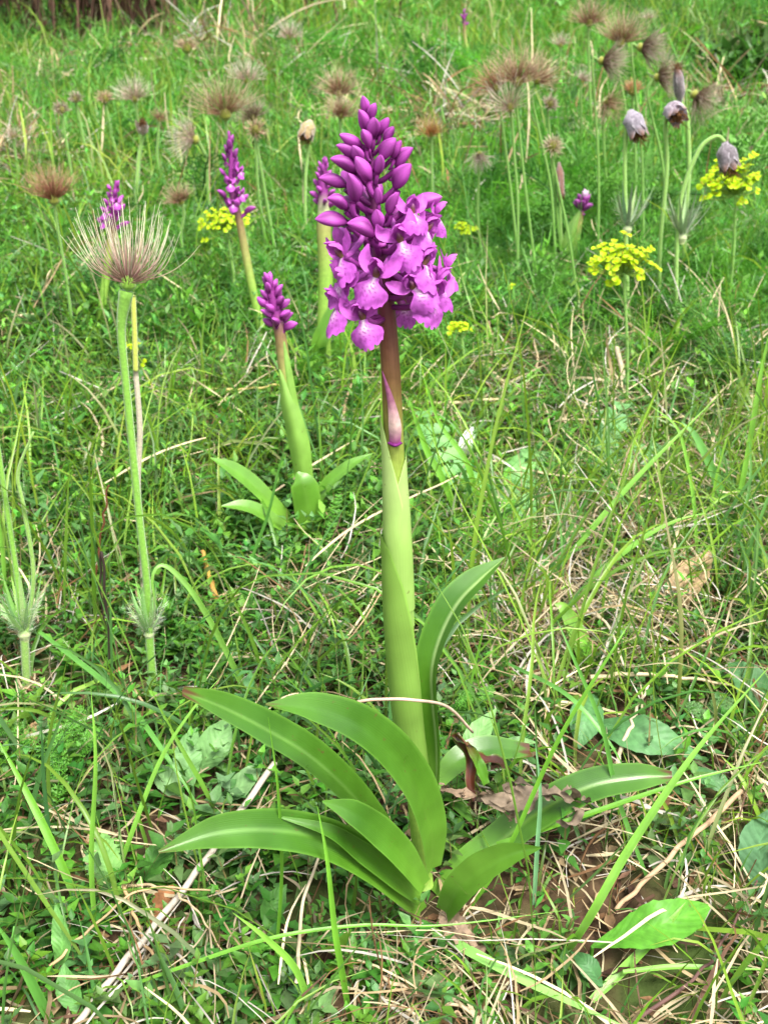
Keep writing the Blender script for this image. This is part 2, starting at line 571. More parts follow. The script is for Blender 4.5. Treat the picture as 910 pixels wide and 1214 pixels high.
def guard(x0, y0, x1, y1, Z, p=1.0):
    GUARD.append((x0, y0, x1, y1, Z, p))


# ------------------------------------------------------------------ early purple orchids
PUR = lin(170, 76, 168); PURD = lin(126, 40, 120); PURL = lin(190, 98, 192); PURB = lin(96, 30, 84)
LIP = lin(182, 86, 186); LIPW = lin(242, 222, 232)
STEMG = lin(120, 150, 60); STEMP = lin(106, 56, 54)


def bud_mesh(i, dark=1.0, pale=0.):
    r = np.random.default_rng(40 + i)
    mb = MB()
    ns, na = 13, 12
    u = np.linspace(0, 1, ns)
    prof = np.sin(np.pi * np.clip(u, 0, 1) ** (.88 + .07 * i)) ** (.62 + .05 * (i % 3)) * (1 - .22 * u)
    prof[0] = .12; prof[-1] = .05
    th = np.linspace(0, 2 * np.pi, na, endpoint=False)
    ridge = 1 + .13 * np.cos(3 * th + r.uniform(0, 6))[None, :] * np.sin(np.pi * u)[:, None]
    bend = (.16 + .16 * r.uniform(-1, 1)) * np.sin(u * 2.2) * 1.0
    X = np.repeat(u[:, None], na, 1)
    rad = .285 * prof[:, None] * ridge
    Yv = rad * np.cos(th)[None]; Z = rad * np.sin(th)[None] * .92 + bend[:, None] - .1 * u[:, None]
    V = np.stack([X, Yv, Z], -1)
    c0, c1 = PURD * dark * 1.12, PUR * dark * 1.3
    t = (u[:, None] + .25 * np.cos(3 * th)[None])[..., None]
    C = c0 * (1 - np.clip(t, 0, 1)) + c1 * np.clip(t, 0, 1)
    C = C * (1 - .28 * np.clip(np.cos(3 * th) * -1 - .55, 0, 1)[None, :, None] / .45) * (1 + .12 * np.sin(u * 9 + i)[:, None, None])
    if pale: C = C * (1 - pale * u[:, None, None]) + lin(226, 214, 222) * pale * u[:, None, None]
    mb.add(V, grid_faces(ns, na, True), C, np.stack(np.broadcast_arrays(u[:, None], (th / 6.283 * 3)[None]), -1))
    # the small rounded spur at the back of the bud
    tube(mb, [(.10, 0, -.1), (-.08, 0, -.2), (-.3, 0, -.22), (-.45, 0, -.12)], [.11, .1, .085, .05], [c0, c1 * .9], sides=7, n=8)
    return mb.mesh('bud', M_BUD)


def tepal(mb, pts, w, hint, c, seed=0, cup=.35, **k):
    c = np.asarray(c)
    loft(mb, np.array(pts) * 1e-3, np.array(w) * 1e-3, hint, np.stack([c * .8, c * 1.08, c * 1.3]), fold=.05, cup=cup, ns=10, na=7, wave=.10, seed=seed, **k)


def flower_meshes(i):
    """hood, two side sepals, lip, spur and throat of one open flower; +X faces out, Z up, metres"""
    r = np.random.default_rng(80 + i)
    j = lambda a=.6: r.uniform(-a, a)
    out = {}
    c = PUR * (1.15 + .2 * r.uniform(-1, 1)) * .5 + PURL * .5
    mb = MB()
    tepal(mb, [(-1, 0, 0), (0, 0, 4), (3, j(), 7), (7.5, j(), 7.2)], [2, 6.5, 6.5, 1], (-1, 0, .6), c, i, cup=-.5)
    for s in (-1, 1):
        tepal(mb, [(-.5, s * 1.2, 0), (.5, s * 2.6, 3), (3, s * 2.8, 5.2), (6.5, s * 1.3, 5.4 + j())], [2, 5, 5, 1], (-.5, s * 1., .5), c * .92, i + 3, cup=-.4)
    out['hood'] = mb.mesh('hood', M_PETAL)
    for s, nm in ((-1, 'a'), (1, 'b')):
        mb = MB()
        tepal(mb, [(0, s * 1, 0), (-.6, s * 4, 2.2 + j()), (-1.2 + j(), s * 7, 6 + j()), (-.5 + j(1.5), s * (8.5 + j(1.5)), 10 + j(1.5))],
              [2, 6, 6.2, 1.0], (1, 0, .2), c * 1.05, i + 7, cup=.3)
        out['sepal' + nm] = mb.mesh('sepal', M_PETAL)
    # lip: three lobes, pale spotted middle
    mb = MB()
    ns, na = 22, 19
    u = np.linspace(0, 1, ns)[:, None]; v = np.linspace(-1, 1, na)[None, :]
    half = 2.2 + 5.6 * smooth(.12, .5, u) - 1.2 * smooth(.62, 1, u)
    lobe = .15 * np.exp(-((np.abs(v) - .47) / .10) ** 2) + .10 * np.exp(-(v / .07) ** 2) - .12 * np.abs(v) ** 3 + .008 * np.sin(v * 31 + i)
    ul = u * (1 - lobe * smooth(.35, 1, u) - .28 * smooth(.45, 1, np.abs(v)) * smooth(.4, 1, u))
    lx = 1.0 + 5.0 * np.sin(ul * 1.35); lz = -1 - 13.5 * ul ** 1.2
    y = v * half
    back = -3.4 * np.abs(v) ** 1.8 * smooth(.15, .6, u) + .8 * np.cos(v * 3) * u + .5 * np.sin(ul * 9 + v * 5 + i) * smooth(.4, .9, u)
    V = np.stack([lx + back, y, lz + 0 * v], -1) * 1e-3
    pale = np.exp(-(v / .36) ** 2) * (1 - smooth(.2, .66, ul)) * (.95 + .1 * math.cos(i * 2.1))
    spot = (np.sin(ul * 42 + i) * np.sin(v * 17 + 1 + i) > .45) & (np.abs(v) < .5) & (ul > .2) & (ul < .75)
    C = LIP * (1 - .8 * pale[..., None]) + LIPW * (.8 * pale[..., None])
    C = np.where(spot[..., None], PUR * .75, C)
    mb.add(V, grid_faces(ns, na), C, np.stack(np.broadcast_arrays(u, v), -1))
    out['lip'] = mb.mesh('lip', M_PETAL)
    mb = MB()
    tube(mb, np.array([(.5, 0, -.6), (-3, 0, -.4), (-8, j(), 2 + j()), (-13, j(), 6 + j()), (-15, j(), 9)]) * 1e-3, np.array([1.7, 1.5, 1.3, 1.4, .7]) * 1e-3,
         [PUR, PURL * .9, PURL], sides=8, n=14)
    out['spur'] = mb.mesh('spur', M_PETAL)
    mb = MB()
    tube(mb, np.array([(-.5, 0, -.2), (1.2, 0, 1), (2.6, 0, 2.4), (3, 0, 3.6)]) * 1e-3, np.array([1.7, 1.5, 1.0, .4]) * 1e-3,
         [lin(160, 140, 90), lin(110, 66, 66), lin(170, 110, 160)], sides=8, n=8)
    out['throat'] = mb.mesh('throat', M_PETAL)
    return out


BUDS = [bud_mesh(i, .9 + .08 * (i % 4)) for i in range(6)]
BUDS_DARK = [bud_mesh(i, .62) for i in range(2)]
BUDS_PALE = [bud_mesh(i, .9, .75) for i in range(2)]
FLOWERS = [flower_meshes(i) for i in range(4)]


def frame(d, roll=0., up=(0, 0, 1)):
    """rotation whose X is d and whose Z leans up"""
    d = Vector(d).normalized(); upv = Vector(up)
    y = upv.cross(d)
    if y.length < .15: y = Vector((0, 1, 0)).cross(d)
    y.normalize(); z = d.cross(y)
    M = Matrix((d, y, z)).transposed().to_4x4()
    return M @ Matrix.Rotation(roll, 4, 'X')


def add_bud(root, P, axisP, length, d, rr, meshes=BUDS):
    """bud whose middle is at P, with its ovary running back to the stem at axisP"""
    d = norm(d)
    b0 = P - d * length * .5
    M = Matrix.Translation(Vector(b0)) @ frame(d, rr.uniform(-.5, .5)) @ Matrix.Diagonal((length, length * rr.uniform(.86, 1.14), length * rr.uniform(.86, 1.14), 1))
    b = place('bud', meshes[rr.integers(len(meshes))], root, M)
    mb = MB()
    q = axisP * .5 + b0 * .5 + np.array([0, 0, -.10 * np.linalg.norm(b0 - axisP)])
    tube(mb, [axisP, q, b0 + d * length * .06], [length * .09, length * .11, length * .10], [PURB, PURD, PURD * 1.2], sides=7, n=8)
    mb.build('pedicel', M_STEM, b)
    # the narrow bract under the bud
    mb = MB()
    e = q + norm(b0 - axisP) * length * .3 + np.array([0, 0, .1 * length])
    loft(mb, [axisP, q + [0, 0, -.0015], e], [length * .16, length * .2, .0004], (0, 0, 1), np.stack([PURB, PUR * .9, PUR * .8]), fold=.5, ns=6, na=5)
    mb.build('bract', M_PETAL, b)


def add_flower(root, P, axisP, d, scale, rr, roll=0.):
    M = Matrix.Translation(Vector(P)) @ frame(d, roll) @ Matrix.Diagonal((scale, scale, scale, 1))
    f = FLOWERS[rr.integers(len(FLOWERS))]
    h = place('flower', f['hood'], root, M)
    place('sepal', f['sepala'], h, M); place('sepal', f['sepalb'], h, M)
    place('lip', f['lip'], h, M); place('spur', f['spur'], h, M); place('throat', f['throat'], h, M)
    mb = MB()
    b0 = P - norm(d) * .001
    q = axisP * .45 + b0 * .55 + np.array([0, 0, -.0025])
    tube(mb, [axisP, q, b0], [.0013 * scale, .0016 * scale, .0014 * scale], [PURB, PURD, PUR], sides=7, n=8)
    mb.build('pedicel', M_STEM, h)


def spike_radius(py):
    return np.interp(py, [118, 135, 165, 200, 240, 285, 330, 375, 410], [5, 14, 36, 46, 58, 66, 72, 74, 58])


def build_main_orchid():
    B = ground(505, 1062); Y0 = B[1]
    root = thing('early_purple_orchid', B, 'tall flowering orchid in the foreground with a large magenta spike and broad glossy basal leaves', 'orchid',
                 'early purple orchids on the slope')
    rr = np.random.default_rng(11)
    a = lambda x, y, d=0.: at(x, y, Y0 + d)
    px = psize(a(480, 600)); pxl = psize(a(450, 1000))
    # flowering stem, green below, purple-brown above
    axis = [(503, 1050), (494, 950), (484, 830), (474, 680), (468, 560), (464, 460), (458, 370), (450, 300), (442, 220), (435, 160), (432, 128)]
    A3 = np.array([a(x, y) for x, y in axis])
    rad = np.array([12, 12.5, 13, 13, 12, 11.2, 10, 7.5, 5.5, 4, 2]) * px
    G1 = lin(136, 172, 70)
    mb = MB()
    tube(mb, A3, rad, [G1, G1, G1, G1, lin(136, 160, 66), lin(112, 84, 46), STEMP, lin(100, 44, 78), PURB, PURD, PURD], sides=14, n=70)
    mb.build('stem', M_STEM, root)
    axP = catmull(A3, 200)
    apx = project(axP)

    def ax_at(py):
        i = int(np.argmin(np.abs(apx[1] - py)))
        return axP[i]

    # the fresh small bract with a purple foot half way up the stem
    mb = MB()
    loft(mb, [a(468, 527, -.0055), a(468, 505, -.007), a(463, 475, -.0055), a(453, 440, -.0045)], np.array([13, 15, 8, .6]) * px, (0, -1, .1),
         np.stack([lin(150, 60, 128), lin(206, 178, 170), lin(150, 96, 120), lin(140, 70, 120)]), fold=-.1, cup=-.5, ns=16, na=7)
    tube(mb, [a(460, 525, -.0050), a(468, 528, -.0068), a(476, 525, -.0050)], [1.4 * px, 2.2 * px, 1.4 * px], PURD * .8, sides=7, n=9)
    mb.build('bract', M_PETAL, root)

    # sheathing leaves wrapped round the stem
    def sheath(pts, hw, c, name_mat=M_SHEATH, wrap=1.9, turn=0., lean=1.4, ns=40):
        """part of a cone wrapped round the stem: pts (px, py), visible half width in pixels"""
        P = catmull(np.array([a(x, y, 0) for x, y in pts]), ns)
        u = np.linspace(0, 1, ns)
        w = np.interp(u, np.linspace(0, 1, len(hw)), hw) * px
        na = 33
        ang = np.linspace(-1, 1, na)
        wr = np.interp(u, [0, .35, .7, .9, 1], [wrap, wrap * .92, wrap * .55, wrap * .28, .05])
        tn = turn + (lean - turn) * (1 - wr / wrap) ** .8
        th = -np.pi / 2 + tn[:, None] + wr[:, None] * ang[None]
        V = np.stack([P[:, 0, None] + w[:, None] * np.cos(th), P[:, 1, None] + w[:, None] * np.sin(th), np.repeat(P[:, 2, None], na, 1)], -1)
        c = np.asarray(c)
        cc = np.stack([np.interp(u, np.linspace(0, 1, len(c)), c[:, q]) for q in range(3)], 1)
        C = np.repeat(cc[:, None], na, 1) * (1 + .32 * (np.abs(ang) > .93))[None, :, None]
        mb = MB(); mb.add(V, grid_faces(ns, na), C, np.stack(np.meshgrid(u, ang, indexing='ij'), -1))
        return mb.build('sheath_leaf', name_mat, root)
    P1, P2, P3 = lin(124, 164, 68), lin(144, 180, 90), lin(164, 192, 114)
    sheath([(475, 720), (473, 660), (471, 610), (469, 570), (468, 535)], [17.4, 16.6, 15.4, 14.2, 13.2], [P2, P2, P3, P3], wrap=1.9, turn=.5, lean=1.5)
    sheath([(475, 740), (471, 670), (469, 600), (467, 545), (464, 484)], [17.2, 16.8, 15.8, 14.6, 14.2], [P2 * .95, P2, P3, P3], wrap=1.9, turn=-.5, lean=-1.5)
    sheath([(500, 955), (490, 895), (482, 840), (475, 760), (471.5, 700), (470.5, 660), (470, 626)], [16, 18.2, 20, 20.2, 19.6, 19.2, 20.5],
           [P1 * .75, P1 * .8, P1 * .82, P1 * .84, P1 * .88, P1 * .9], wrap=2.3, turn=-.25, lean=-1.45)

    # leaves: (px, py, towards-back) points, width px, hint of the upper side
    Lf, Ld, Lb = lin(72, 118, 28), lin(54, 98, 22), lin(98, 144, 46)
    BR = lin(82, 50, 28)

    def leaf(pts, w, hint, col=None, **k):
        P = np.array([a(*p) for p in pts])
        mb = MB()
        col = np.stack([Lb, Lf, Ld, Lf]) if col is None else col
        k.setdefault('ns', 40); k.setdefault('na', 13)
        loft(mb, P, np.array(w) * pxl, hint, col, edge=lin(96, 142, 50), **k)
        return mb.build('leaf', M_LEAF, root)
    # upright leaf on the right of the stem, channelled, pale rib
    leaf([(511, 965, .000), (517, 925, .001), (517, 880, .004), (513, 835, .008), (512, 795, .012), (522, 755, .017), (542, 716, .022), (568, 688, .027), (598, 661, .032)],
         [10, 26, 36, 42, 44, 46, 46, 36, 2], (-.80, -.58, .2), np.stack([P1, Lf, Lf, Ld, Lf]), fold=.55, rib=lin(186, 212, 140))
    # the broad arching leaf left of the stem
    leaf([(512, 1030, -.014), (510, 985, -.020), (494, 935, -.028), (462, 890, -.038), (420, 858, -.048), (368, 840, -.058), (315, 835, -.068)],
         [24, 43, 49, 49, 44, 33, 2], [(.55, -.75, .5), (.45, -.7, .65), (.2, -.55, .85)], fold=.42, cup=-.05, tipcol=BR, tipat=.985)
    # long leaf behind it with a browned tip
    leaf([(490, 1050, .004), (455, 990, -.002), (415, 940, -.008), (365, 895, -.014), (310, 862, -.020), (262, 838, -.026), (216, 820, -.034)],
         [20, 33, 40, 43, 41, 33, 12], [(.5, -.6, .7), (.3, -.6, .8)], fold=.5, cup=-.05, tipcol=BR, tipat=.955, rib=lin(104, 146, 60))
    # lowest leaf, reaching left
    leaf([(498, 1082, -.016), (470, 1050, -.026), (430, 1018, -.036), (380, 994, -.046), (320, 984, -.056), (255, 988, -.066), (188, 1010, -.078)],
         [20, 37, 44, 45, 43, 35, 3], [(.3, -.75, .7), (.1, -.72, .75), (0, -.75, .66)], fold=.45, rib=lin(104, 150, 60), tipcol=BR, tipat=.99)
    leaf([(498, 1062, -.020), (470, 1040, -.030), (430, 1012, -.040), (390, 985, -.048), (330, 968, -.052)],
         [24, 30, 24, 14, 2], (.3, -.7, .7), fold=.3)
    # small leaf in the middle of the rosette
    leaf([(502, 1050, -.030), (478, 1015, -.038), (448, 985, -.044), (415, 962, -.050), (382, 950, -.054)],
         [20, 32, 34, 26, 2], (.35, -.7, .6), fold=.28)
    # right-hand leaves
    leaf([(518, 1062, .004), (548, 1030, .006), (590, 1000, .010), (640, 962, .014), (700, 932, .018), (755, 922, .020), (796, 920, .022)],
         [24, 38, 46, 47, 43, 36, 12], [(-.4, -.6, .7), (-.2, -.7, .7)], fold=.5, cup=-.05, tipcol=BR, tipat=.965, rib=lin(126, 168, 74))
    leaf([(528, 1082, -.020), (545, 1055, -.028), (572, 1030, -.034), (605, 1013, -.040), (641, 1005, -.046)],
         [24, 38, 38, 28, 2], (-.35, -.7, .62), np.stack([Lf, Lb, Lf]), fold=.55)
    leaf([(515, 930, .030), (545, 900, .036), (580, 888, .042), (628, 890, .050)],
         [20, 34, 36, 18], (-.1, -.6, .8), fold=.25, tipcol=BR, tipat=.93)
    # the withered first leaf, twisted and red-brown
    W1, W2 = lin(92, 44, 28), lin(58, 30, 22)
    leaf([(562, 950, .014), (557, 925, .018), (560, 890, .022), (540, 872, .018), (553, 884, .012)], [8, 14, 20, 15, 5], (.3, -1, .1),
         np.stack([W2, W1, W2, W1]), fold=.7, wave=.3, twist=1.6, na=9)
    leaf([(575, 930, .016), (566, 905, .018), (552, 880, .020)], [12, 16, 6], (.6, -.8, .1), np.stack([Lf, Lf, W1]), fold=.5, wave=.2, na=9)
    leaf([(560, 900, .024), (590, 905, .03), (620, 925, .036)], [18, 20, 8], (.1, -.5, .9), np.stack([W1, W2, W2]), fold=.5, wave=.35, twist=.8, na=9)

    # buds, from the tip down: middle (px, py), length px, angle in the picture (0 = right, 90 = up)
    BUD = [(432, 126, 26, 100), (442, 134, 27, 70), (428, 144, 27, 112), (442, 152, 28, 85), (454, 149, 26, 62), (460, 160, 28, 58),
           (417, 165, 33, 150), (433, 166, 30, 110), (411, 182, 32, 152), (459, 179, 36, 52), (470, 178, 28, 62), (407, 197, 38, 160),
           (431, 200, 38, 118), (480, 189, 36, 45), (477, 210, 42, 55), (396, 217, 40, 165), (416, 224, 38, 110), (503, 237, 42, 20),
           (400, 243, 32, 160), (394, 261, 44, 172), (427, 274, 40, 160), (467, 242, 34, 60), (448, 233, 22, 95), (447, 261, 30, 95),
           (424, 183, 26, 120), (449, 196, 26, 80)]
    for (x, y, ln, ang) in BUD:
        Rp = spike_radius(y); ya = min(y + 16 + .25 * Rp, 372)
        axp = ax_at(ya)
        ax2 = project(axp)[0]
        dx = x - ax2
        back = math.sqrt(max(Rp ** 2 - dx ** 2, 16)) * .62
        P = a(x, y, -back * px)
        ca, sa = math.cos(R(ang)), math.sin(R(ang))
        d = np.array([ca, -.35 - .4 * (1 - abs(ca)) * rr.uniform(.4, 1), sa])
        add_bud(root, P, axp, ln * rr.uniform(.9, 1.08) * psize(P), d, rr)
    # far side of the spike
    for k in range(9):
        y = 215 + k * 8; Rp = spike_radius(y)
        th = rr.uniform(.15, .85) * np.pi
        ax1 = ax_at(y + 18); axs = ax_at(min(y + 30, 372))
        P = ax1 + np.array([math.cos(th) * Rp * .8, math.sin(th) * Rp * .7, 0]) * px + [0, 0, 16 * px]
        d = np.array([math.cos(th), math.sin(th), .8])
        add_bud(root, P, axs, 36 * px, d, rr)
    # open flowers: hood position, heading (x, depth, up), scale, roll
    FL = [(406, 303, (-.75, -.7, .1), 1.0, .2), (446, 326, (-.25, -1, .08), 1.05, -.15), (474, 284, (.15, -1, .05), 1.0, .1),
          (505, 272, (.9, -.5, .1), .9, -.2), (488, 252, (.5, -.8, .25), .85, .3), (502, 312, (.75, -.75, .05), 1.0, -.2),
          (519, 335, (.95, -.35, 0), .95, .2), (512, 350, (.45, -1, -.05), 1.05, -.25), (402, 362, (-.8, -.7, -.05), 1.05, .3),
          (430, 376, (-.3, -1, -.05), 1.0, .25), (410, 333, (-.9, -.4, .05), .95, -.2), (489, 340, (.5, -.85, 0), .95, .35),
          (516, 254, (.95, -.2, .3), .75, .2), 
          (528, 318, (1, .1, .1), .8, 0)]
    for (x, y, d, sc, rl) in FL:
        Rp = spike_radius(y)
        axp = ax_at(min(y + 12, 376)); dx = x - project(axp)[0]
        back = math.sqrt(max(Rp ** 2 - dx ** 2, 100)) * .72
        d = tuple(np.array(d) + rr.normal(0, .14, 3))
        add_flower(root, a(x, y, -back * px), axp, d, sc * .84, rr, rl + rr.normal(0, .2))
    for k in range(7):
        th = R(25 + k * 21); y = 290 + (k * 37) % 90
        axp = ax_at(min(y + 12, 376)); ax1 = ax_at(y)
        P = ax1 + np.array([math.cos(th), math.sin(th), 0]) * 52 * px
        add_flower(root, P, axp, (math.cos(th), math.sin(th), .05), .88, rr, rr.uniform(-.3, .3))
    guard(444, 110, 520, 940, .47); guard(375, 110, 545, 420, .47)
    return B


def small_orchid(base, stem, spike, n, Rpx, bl, label, leaves=(), sheaths=(), meshes=BUDS, open_n=0, stem_w=(9, 8, 6, 3), top=lin(126, 100, 70), dark_top=0):
    """stem: pixel points from the ground to the spike's foot; spike: pixel points from foot to tip"""
    B = ground(*base); Y0 = B[1]
    root = thing('early_purple_orchid', B, label, 'orchid', 'early purple orchids on the slope')
    rr = np.random.default_rng(int(base[0]))
    a = lambda x, y, d=0.: at(x, y, Y0 + d)
    p = psize(a(*spike[0]))
    pts = np.array([B] + [a(x, y) for x, y in stem] + [a(x, y) for x, y in spike])
    k = len(pts)
    mb = MB()
    G = lin(130, 168, 68)
    cols = [G] * (len(stem)) + [lin(150, 150, 84), top] + [PURD] * (len(spike) - 1)
    tube(mb, pts, np.interp(np.linspace(0, 1, k), [0, .4, .75, 1], stem_w) * p, cols, sides=9, n=40)
    mb.build('stem', M_STEM, root)
    ax = catmull(np.array([a(x, y) for x, y in spike]), 60)
    for i in range(n):
        t = (i + .5) / n
        j = int(t * 52)
        prof = (1 - t) ** .6 * .9 + .16
        th = i * 2.4 + rr.uniform(-.4, .4)
        o = np.array([math.cos(th), math.sin(th), 0])
        ln = bl * p * (.75 + .35 * (1 - t)) * rr.uniform(.85, 1.1)
        P = ax[j] + o * Rpx * p * prof * rr.uniform(.75, 1.05) + [0, 0, ln * .4]
        d = o * (1.0 - .45 * t) + np.array([0, 0, .35 + 1.1 * t])
        ms = meshes
        if dark_top and t > dark_top: ms = BUDS_DARK
        add_bud(root, P, ax[max(0, j - 3)], ln, d, rr, ms)
    for i in range(open_n):
        th = -np.pi / 2 + rr.uniform(-1.3, 1.3); j = int(10 + 22 * i / max(1, open_n - 1))
        o = np.array([math.cos(th), math.sin(th), 0])
        add_flower(root, ax[j] + o * Rpx * p * .8, ax[max(0, j - 4)], tuple(o + [0, 0, .1]), .62, rr)
    Lf, Lb = lin(86, 134, 38), lin(116, 160, 56)
    for (lp, w, hint, fold) in leaves:
        mb = MB()
        loft(mb, [a(*q) for q in lp], np.array(w) * p, hint, np.stack([Lb, Lf, Lf]), fold=fold, ns=22, na=9, edge=lin(104, 148, 54), rib=lin(96, 140, 50))
        mb.build('leaf', M_LEAF, root)
    for (lp, w) in sheaths:
        mb = MB()
        loft(mb, [a(*q) for q in lp], np.array(w) * p, (0, -1, .1), np.stack([lin(112, 154, 58), lin(130, 170, 80)]), fold=-.2, cup=-.7, ns=20, na=9)
        mb.build('sheath_leaf', M_LEAF, root)
    return root


B_MAIN = build_main_orchid()

small_orchid((362, 636), [(358, 560), (346, 490), (338, 440)], [(332, 396), (327, 370), (321, 345), (317, 327)], 21, 16, 19,
             'small orchid in tight bud left of the tall orchid, a purple cone over clasping leaves',
             leaves=[([(358, 632, .0), (330, 605, -.004), (300, 575, -.008), (275, 556, -.012), (250, 543, -.016)], [10, 20, 25, 21, 2], (.3, -.6, .75), .3),
                     ([(356, 640, -.01), (335, 625, -.016), (305, 606, -.022), (285, 600, -.026), (263, 600, -.03)], [12, 20, 22, 18, 2], (.2, -.5, .85), .3),
                     ([(366, 634, .004), (372, 605, .006), (390, 575, .01), (415, 552, .014), (441, 538, .018)], [12, 22, 24, 18, 2], (-.6, -.6, .6), .35),
                     ([(364, 642, -.006), (366, 610, -.012), (360, 575, -.014), (352, 560, -.010)], [20, 36, 34, 5], (.1, -1, .15), -.25)],
             sheaths=[([(362, 585, -.006), (354, 530, -.007), (342, 480, -.007), (331, 438, -.006)], [21, 27, 21, 2]),
                      ([(358, 540, -.0045), (346, 480, -.005), (340, 440, -.005), (336, 405, -.004)], [15, 15, 12, 3])])
small_orchid((322, 420), [(312, 400), (300, 345), (291, 300)], [(283, 258), (275, 225), (274, 190), (271, 155)], 17, 17, 15,
             'orchid with a slender loose purple spike, maroon tipped, in front of yellow spurge', open_n=4, stem_w=(6, 5, 4, 1.5), dark_top=.62,
             leaves=[([(322, 422, 0), (330, 395, .01), (352, 372, .02)], [14, 22, 2], (-.3, -.5, .8), .3)])
small_orchid((385, 440), [(384, 400), (386, 330), (384, 270)], [(384, 250), (383, 228), (383, 205), (386, 186)], 20, 13, 13,
             'half-opened orchid peeping out behind the left edge of the tall spike', stem_w=(9, 9, 6, 2), top=lin(170, 180, 130),
             leaves=[([(385, 442, 0), (380, 410, -.01), (392, 380, -.012), (400, 345, -.008)], [16, 26, 24, 2], (-.5, -.8, .3), .35),
                     ([(388, 440, .01), (402, 410, .012), (420, 378, .016)], [14, 22, 2], (-.4, -.8, .4), .3)])
small_orchid((118, 395), [(122, 360), (127, 320), (131, 290)], [(133, 272), (135, 252), (136, 232), (138, 214)], 14, 16, 12,
             'purple orchid standing half hidden behind the big open seed head', open_n=3, stem_w=(5, 5, 4, 1.5))
small_orchid((556, 112), [(555, 90), (553, 60), (551, 45)], [(550, 32), (550, 24), (550, 18), (549, 11)], 9, 4.2, 6,
             'tiny distant orchid with a pink tip at the top edge of the meadow', stem_w=(2.2, 2.2, 1.6, .6), meshes=BUDS[:1])
small_orchid((676, 330), [(677, 310), (682, 290), (686, 265)], [(688, 254), (690, 246), (692, 238), (694, 230)], 15, 8.5, 15,
             'orchid bud cluster white above and dark purple below, just out of its pale green sheath', stem_w=(4, 4, 3, 1.5), meshes=BUDS_DARK,
             sheaths=[([(676, 318, -.004), (674, 295, -.006), (680, 270, -.006), (688, 248, -.004)], [10, 17, 15, 2])])
# that last one's buds whiten towards the tip
for o in [c for c in COL.objects if c.name.startswith('early_purple_orchid')][-1].children:
    if o.name.startswith('bud') and (WM[o.name].translation.z > at(692, 241, WM[o.name].translation.y)[2]):
        o.data = BUDS_PALE[0]
guard(300, 320, 350, 420, .80); guard(325, 395, 375, 640, .80); guard(245, 535, 445, 640, .76, .8)
guard(252, 145, 300, 270, 1.2); guard(285, 260, 312, 380, 1.2, .8); guard(365, 180, 400, 420, 1.1, .9)
guard(680, 225, 705, 300, 1.3); guard(113, 210, 155, 280, 1.3); guard(542, 5, 560, 90, 3, .9)

# ------------------------------------------------------------------ pasque flowers gone to seed
PL_B, PL_M, PL_T = lin(112, 70, 62), lin(176, 140, 124), lin(232, 224, 200)


def plume_points(rr, P, ax, n, L, spread, curl, up):
    """directions and curves of the feathery styles of one seed head"""
    ax = norm(ax)
    t1 = norm(np.cross(ax, [.3, .9, .2])); t2 = np.cross(ax, t1)
    out = []
    for i in range(n):
        th = math.acos(1 - (1 - math.cos(spread)) * (i + .5) / n); ph = i * 2.39996 + rr.uniform(-.3, .3)
        d = ax * math.cos(th) + (t1 * math.cos(ph) + t2 * math.sin(ph)) * math.sin(th)
        l = L * rr.uniform(.72, 1.08)
        d2 = norm(d + np.array([0, 0, 1]) * up * rr.uniform(.4, 1.3) + rr.normal(0, curl, 3))
        d3 = norm(d2 + np.array([0, 0, 1]) * up * .5 + rr.normal(0, curl * 1.4, 3))
        out.append((P + d * L * .05, P + d * l * .45, P + d * l * .45 + d2 * l * .3, P + d * l * .45 + d2 * l * .3 + d3 * l * .28))
    return out


def fine_tubes(mb, curves, r0, r1, cb, cm, ct, rr, ns=7):
    for cv in curves:
        k = math.exp(rr.normal(0, .16))
        tube(mb, cv, [r0 * .8, r0, (r0 + r1) / 2, r1], np.stack([cb, cm, ct * .95, ct]) * k, sides=3, n=ns, cap=False)


def whorl(parent, P, ax, n, L, p, rr, hairs=40, c=None, name='collar'):
    """the silky collar of narrow leaves under a pasque flower: leaves plus spreading hairs"""
    c = lin(112, 150, 84) if c is None else c
    mb = MB()
    ax = norm(ax)
    for i in range(n):
        ph = i * 2.4 + rr.uniform(-.3, .3); s = rr.uniform(.18, .75)
        o = np.array([math.cos(ph), math.sin(ph), 0])
        d = norm(ax + o * s)
        l = L * rr.uniform(.7, 1.1)
        loft(mb, [P, P + d * l * .4 + o * l * .06, P + d * l], [L * .09, L * .085, .0003], tuple(-o + [0, 0, .2]), vary(c, 1)[0], fold=.4, ns=7, na=3)
    tube(mb, [P - ax * L * .12, P, P + ax * L * .1], [L * .05, L * .10, L * .05], [lin(170, 184, 120), lin(190, 200, 150), c], sides=8, n=9)
    k = mb.build(name, M_HAIRSTEM, parent)
    mb = MB()
    N = hairs * 3
    ph = rr.uniform(0, 6.28, N)
    t = rr.uniform(0, .8, N)
    base = P + ax * (t * L * .7)[:, None] + np.stack([np.cos(ph), np.sin(ph), 0 * ph], 1) * (L * (.05 + .3 * t))[:, None]
    blades(mb, base, ph, rr.uniform(.5, 1.4, N), rr.normal(0, .2, N), L * rr.uniform(.08, .22, N), np.full(N, .00022), vary(lin(216, 220, 196), N), S=2, r=rr)
    mb.build('silky_hair', M_PLUME, k)
    return k


